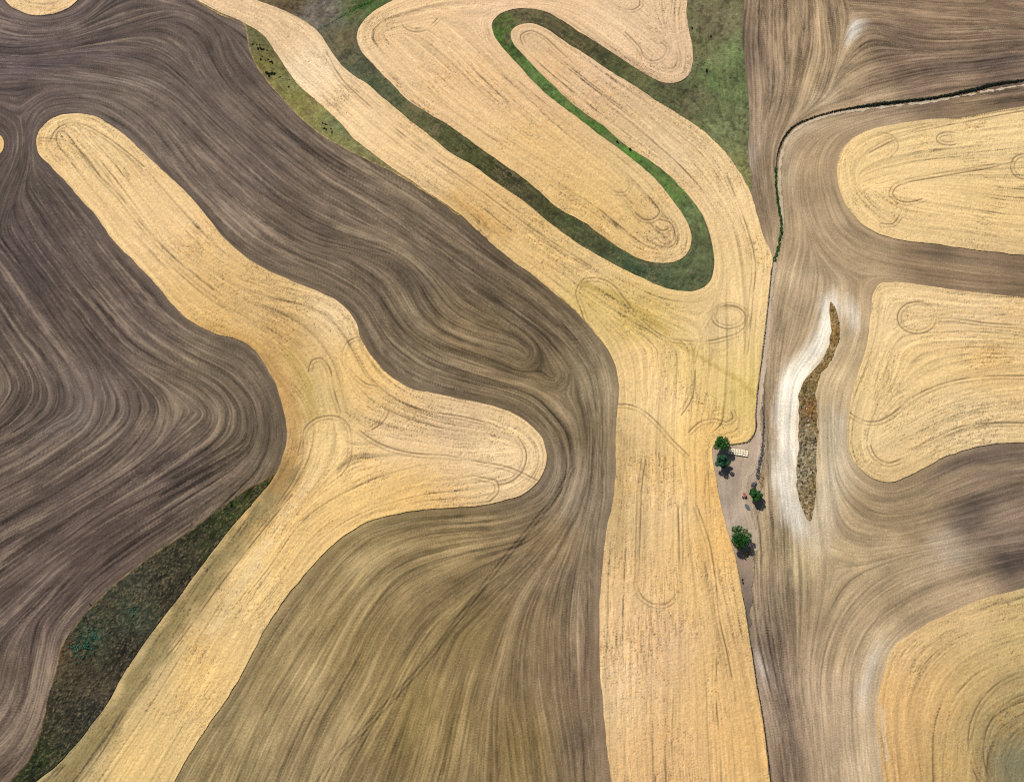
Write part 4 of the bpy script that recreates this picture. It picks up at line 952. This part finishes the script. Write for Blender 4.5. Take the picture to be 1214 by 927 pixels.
HP = [(1300, 86), (1214, 95.5), (1177, 101), (1143, 109.5), (1103, 117), (1063, 121.5), (1023, 126.5), (987, 133), (957, 142.5), (940, 151), (929, 164), (922, 182), (919.5, 200)]
tag(strip('hedge', HP, lambda f: 0.9 + 1.1 * math.sin(min(1, f * 1.15) * math.pi) + 0.35 * math.sin(f * 23), 1.1, 24000, M_DARKLEAF, 201, 0.26, 0.35), 'long black-green leaf strip standing in for the shaded bank beside the pale track at upper right', 'hedge')  # dark leaf strip added in place of the shade on the ditch bank
tag(strip('hedge', [(919.5, 199), (920, 223), (923, 247), (926, 267), (923.5, 288), (918, 310)], 1.5, 1.3, 2600, M_LEAF, 202, 0.35), 'green low hedge between the pale track and the small tilled wedge', 'hedge')
for nm, P, w, h, n, mt, sd_, lab in [
    ('weeds', [(917, 306), (914, 329), (911, 359), (907, 396), (903, 429), (899.3, 456), (896.3, 489), (894.5, 514), (888, 523.5), (878, 526), (862, 527.5)], 0.5, 0.8, 2200, M_DARKLEAF, 203, 'thin dark weeds edging the stubble beside the farm track'),
    ('brush', [(902.5, 478), (905, 496), (904.6, 516), (902.8, 539), (899.5, 552), (898.5, 567)], lambda f: 0.5 + 1.6 * f, 1.1, 1700, M_GREYLEAF, 204, 'grey bare brush in the ditch beside the farm track'),
    ('weeds', [(899, 562), (903, 566), (902, 572), (904, 578)], 1.8, 0.5, 260, M_ORANGE, 205, 'orange dry weeds above the dark yard tree'),
    ('weeds', [(891, 768), (897, 808), (904, 848), (909, 885), (914, 927), (930, 1000)], 0.55, 0.8, 1500, M_DARKLEAF, 206, 'thin dark weeds on the lower right edge of the long stubble field'),
    ('weeds', [(878.5, 700), (882.5, 716), (886.5, 742), (891, 768)], 0.5, 0.7, 420, M_TEAL, 207, 'thin green weeds below the dark pair of small bushes'),
    ('weeds', [(404, 35), (392, 27), (382, 33)], 0.0, 0.0, 0, None, 208, ''),
    ('weeds', [(377, 35), (392, 28), (408, 18), (425, 9), (440, 2)], lambda f: 0.4 + 2.0 * f, 0.6, 700, M_LIME, 209, 'bright green weeds along the little drain in the top grass'),
]:
    if n: tag(strip(nm, P, w, h, n, mt, sd_, 0.28), lab, nm, kind='stuff')

# ------------------------------------------------------------------ rows of bales in the yard
M_BALE = plain_mat('pale_straw', (0.62, 0.55, 0.40), 0.85, 0.14, 5)
M_TWINE = plain_mat('twine', (0.25, 0.18, 0.10), 0.8, 0.2, 5)


def rounded_box(sx, sy, sz, b, segs=3, wob=0.0, seed=0):
    import bmesh
    bm = bmesh.new(); bmesh.ops.create_cube(bm, size=1.0)
    for v in bm.verts: v.co = Vector((v.co.x * sx, v.co.y * sy, v.co.z * sz + sz / 2))
    bmesh.ops.subdivide_edges(bm, edges=bm.edges[:], cuts=2, use_grid_fill=True)
    bmesh.ops.bevel(bm, geom=[e for e in bm.edges if e.calc_face_angle(0) > 1], offset=b, segments=segs, affect='EDGES', profile=0.6)
    for v in bm.verts:
        n = mnoise.noise_vector(v.co * 1.7 + Vector((seed * 3.1, seed, 0)))
        v.co += n * wob
    return bm


def bm_obj(name, bm, mat, parent=None):
    me = bpy.data.meshes.new(name); bm.to_mesh(me); bm.free(); me.materials.append(mat)
    o = bpy.data.objects.new(name, me); COL.objects.link(o)
    if parent: o.parent = parent
    return o


ORD = ['first', 'second', 'third', 'fourth', 'fifth', 'sixth', 'seventh', 'eighth', 'ninth']
xl, yl, _ = ground_at(861.5, 532); xr, yr, _ = ground_at(885.2, 535.8)
rowdir = np.array([xr - xl, yr - yl]); rlen = np.linalg.norm(rowdir); rowdir /= rlen
ang = math.atan2(rowdir[1], rowdir[0]); perp = np.array([rowdir[1], -rowdir[0]])
pitch = rlen / 8
protos = []
for q in range(3):
    root = bm_obj('straw_bale', rounded_box(pitch * 0.80, 1.0, 0.95, 0.08, 2, 0.04, q), M_BALE)
    tw = []
    import bmesh
    bm = bmesh.new()
    for u in (-0.3, 0.3):
        for (cx, cy, cz, sx, sy, sz) in ((u, 0, 0.965, 0.04, 1.0, 0.03), (u, -0.515, 0.48, 0.04, 0.03, 0.9), (u, 0.515, 0.48, 0.04, 0.03, 0.9)):
            r = bmesh.ops.create_cube(bm, size=1.0)
            for v in r['verts']: v.co = Vector((v.co.x * sx + cx, v.co.y * sy + cy, v.co.z * sz + cz))
    bm_obj('twine', bm, M_TWINE, root)
    protos.append(root)
count = 0
for r, (rn, cols) in enumerate((('back', range(9)), ('middle', range(1, 9)), ('front', range(1, 9)))):
    for c in cols:
        p = np.array([xl, yl]) + rowdir * (pitch * c + (0, 0.25, 0.1)[r] + random.uniform(-.06, .06)) + perp * (1.22 * r + random.uniform(-.05, .05))
        src = protos[count % 3]
        if count < 3: o = src
        else:
            o = src.copy(); COL.objects.link(o)
            for ch in src.children:
                d_ = ch.copy(); COL.objects.link(d_); d_.parent = o
        o.location = (p[0], p[1], float(height(np.array(p[0]), np.array(p[1]))) + 0.09)
        o.rotation_euler = (0, 0, ang + random.uniform(-.04, .04))
        k = c - cols[0]
        end = ' next to the tree' if k == 0 else (' at the track end' if c == 8 else '')
        tag(o, f'{ORD[k]} cream bale from the tree in the {rn} row{end}', 'bale', 'cream bales set in three rows on the yard')
        count += 1

# ------------------------------------------------------------------ small red trailer, rubble heap and pale stone
M_RED = plain_mat('faded_red_paint', (0.30, 0.035, 0.035), 0.55, 0.2, 3, 0.4)
M_TYRE = plain_mat('tyre_rubber', (0.012, 0.012, 0.013), 0.85, 0.2, 6)
M_STEEL = plain_mat('rusty_steel', (0.12, 0.07, 0.05), 0.7, 0.3, 5)
x, y, z = ground_at(882.3, 588.3)
z += 0.09
root = bpy.data.objects.new('farm_trailer', None); COL.objects.link(root); root.location = (x, y, z); root.rotation_euler = (0, 0, 0.12)
tag(root, 'small red farm trailer on black tyres left of the dark yard tree', 'trailer')
import bmesh
bm = bmesh.new()
r = bmesh.ops.create_cube(bm, size=1.0)
for v in r['verts']:
    s_ = 1.0 if v.co.z > 0 else 0.7
    v.co = Vector((v.co.x * 1.35 * s_, v.co.y * 2.1 * s_ + 0.3, v.co.z * 0.9 + 1.15))
topf = [f for f in bm.faces if f.normal.z > 0.9]
bmesh.ops.inset_region(bm, faces=topf, thickness=0.09)
for f in topf:
    for v in f.verts: v.co.z -= 0.45
bmesh.ops.bevel(bm, geom=bm.edges[:], offset=0.025, segments=2, affect='EDGES')
bm_obj('hopper', bm, M_RED, root)
for sx in (-1, 1):
    bm = bmesh.new()
    R, w = 0.62, 0.24
    prof = [(0.30, -w), (0.52, -w), (0.60, -w * .7), (R, -w * .3), (R, w * .3), (0.60, w * .7), (0.52, w), (0.30, w)]
    rings = []
    for s in range(28):
        a = 2 * math.pi * s / 28
        rings.append([bm.verts.new((sx * 1.05 + pp[1], -0.45 + pp[0] * math.cos(a), 0.62 + pp[0] * math.sin(a))) for pp in prof])
    for s in range(28):
        A, B = rings[s], rings[(s + 1) % 28]
        for k in range(len(prof)):
            k2 = (k + 1) % len(prof)
            bm.faces.new((A[k], A[k2], B[k2], B[k]))
    bmesh.ops.recalc_face_normals(bm, faces=bm.faces)
    wheel = bm_obj('wheel', bm, M_TYRE, root)
    bm = bmesh.new()
    bmesh.ops.create_cone(bm, cap_ends=True, segments=20, radius1=0.31, radius2=0.31, depth=0.2)
    for v in bm.verts: v.co = Vector((sx * 1.05 + v.co.z, -0.45 + v.co.x, 0.62 + v.co.y))
    bm_obj('rim', bm, M_RED, wheel)
v, f = tube([(-1.05, -0.45, 0.62), (1.05, -0.45, 0.62)], [0.07, 0.07]); mesh_np('axle', v, F4=f, mat=M_STEEL, parent=root)
v, f = tube([(0, -0.4, 0.66), (0, 1.3, 0.66), (0, 2.9, 0.45)], [0.08, 0.08, 0.06]); mesh_np('drawbar', v, F4=f, mat=M_STEEL, parent=root)


def rubble(name, px, py, rx, ry, rz, rot, mat, seed, amp=0.25):
    bm = bmesh.new(); bmesh.ops.create_icosphere(bm, subdivisions=4, radius=1.0)
    for v in bm.verts:
        n = mnoise.fractal(v.co * 2.3 + Vector((seed, 0, 0)), 0.9, 2.1, 4)
        c = v.co * (1 + amp * n)
        v.co = Vector((c.x * rx, c.y * ry, max(c.z, -0.15) * rz))
    o = bm_obj(name, bm, mat); x, y, z = ground_at(px, py); o.location = (x, y, z + 0.08); o.rotation_euler = (0, 0, rot)
    return o


tag(rubble('rubble_heap', 886, 601.2, 1.0, 2.1, 0.55, 0.55, plain_mat('blue_grey_rubble', (0.075, 0.085, 0.095), 0.9, 0.5, 2.5), 3, 0.4), 'low blue-grey heap on the bare yard below the red trailer', 'heap')
tag(rubble('boulder', 902, 587, 0.7, 1.3, 0.9, 0.1, plain_mat('pale_stone', (0.4, 0.39, 0.38), 0.85, 0.15, 3), 9, 0.2), 'pale boulder poking out right of the dark yard tree', 'boulder')

# ------------------------------------------------------------------ light, sky, camera
SUN_EL = math.radians(50)
to_light = Vector((-0.58, 0.81, 0)).normalized()            # shadows fall down and to the right in the picture
az = math.atan2(to_light.x, to_light.y)
sun = bpy.data.lights.new('sun', 'SUN'); sun.energy = 4.8; sun.angle = math.radians(0.5); sun.color = (1.0, 0.955, 0.89)
so = bpy.data.objects.new('sun', sun); COL.objects.link(so)
ldir = Vector((-to_light.x * math.cos(SUN_EL), -to_light.y * math.cos(SUN_EL), -math.sin(SUN_EL)))
so.rotation_euler = ldir.to_track_quat('-Z', 'Y').to_euler(); so.location = (0, 0, 900)
W = bpy.data.worlds.new('World'); SC.world = W; W.use_nodes = True
nt = W.node_tree
sky = nt.nodes.new('ShaderNodeTexSky'); sky.sky_type = 'NISHITA'; sky.sun_disc = False
sky.sun_elevation = SUN_EL; sky.sun_rotation = az
bg = nt.nodes['Background']; bg.inputs['Strength'].default_value = 0.055
nt.links.new(sky.outputs['Color'], bg.inputs['Color'])

cam = bpy.data.cameras.new('camera'); co = bpy.data.objects.new('camera', cam); COL.objects.link(co)
cam.sensor_fit = 'HORIZONTAL'; cam.angle = HFOV; cam.clip_start = 1.0; cam.clip_end = 12000
co.location = tuple(CAM); co.rotation_euler = (TILT, 0, 0)
SC.camera = co
vs = SC.view_settings
vs.view_transform = 'Standard'; vs.look = 'None'; vs.exposure = 0.55; vs.gamma = 1.0; vs.use_curve_mapping = False
SC.cycles.max_bounces = 4
SC.cycles.use_denoising = False
SC.cycles.pixel_filter_type = 'BLACKMAN_HARRIS'; SC.cycles.filter_width = 1.15
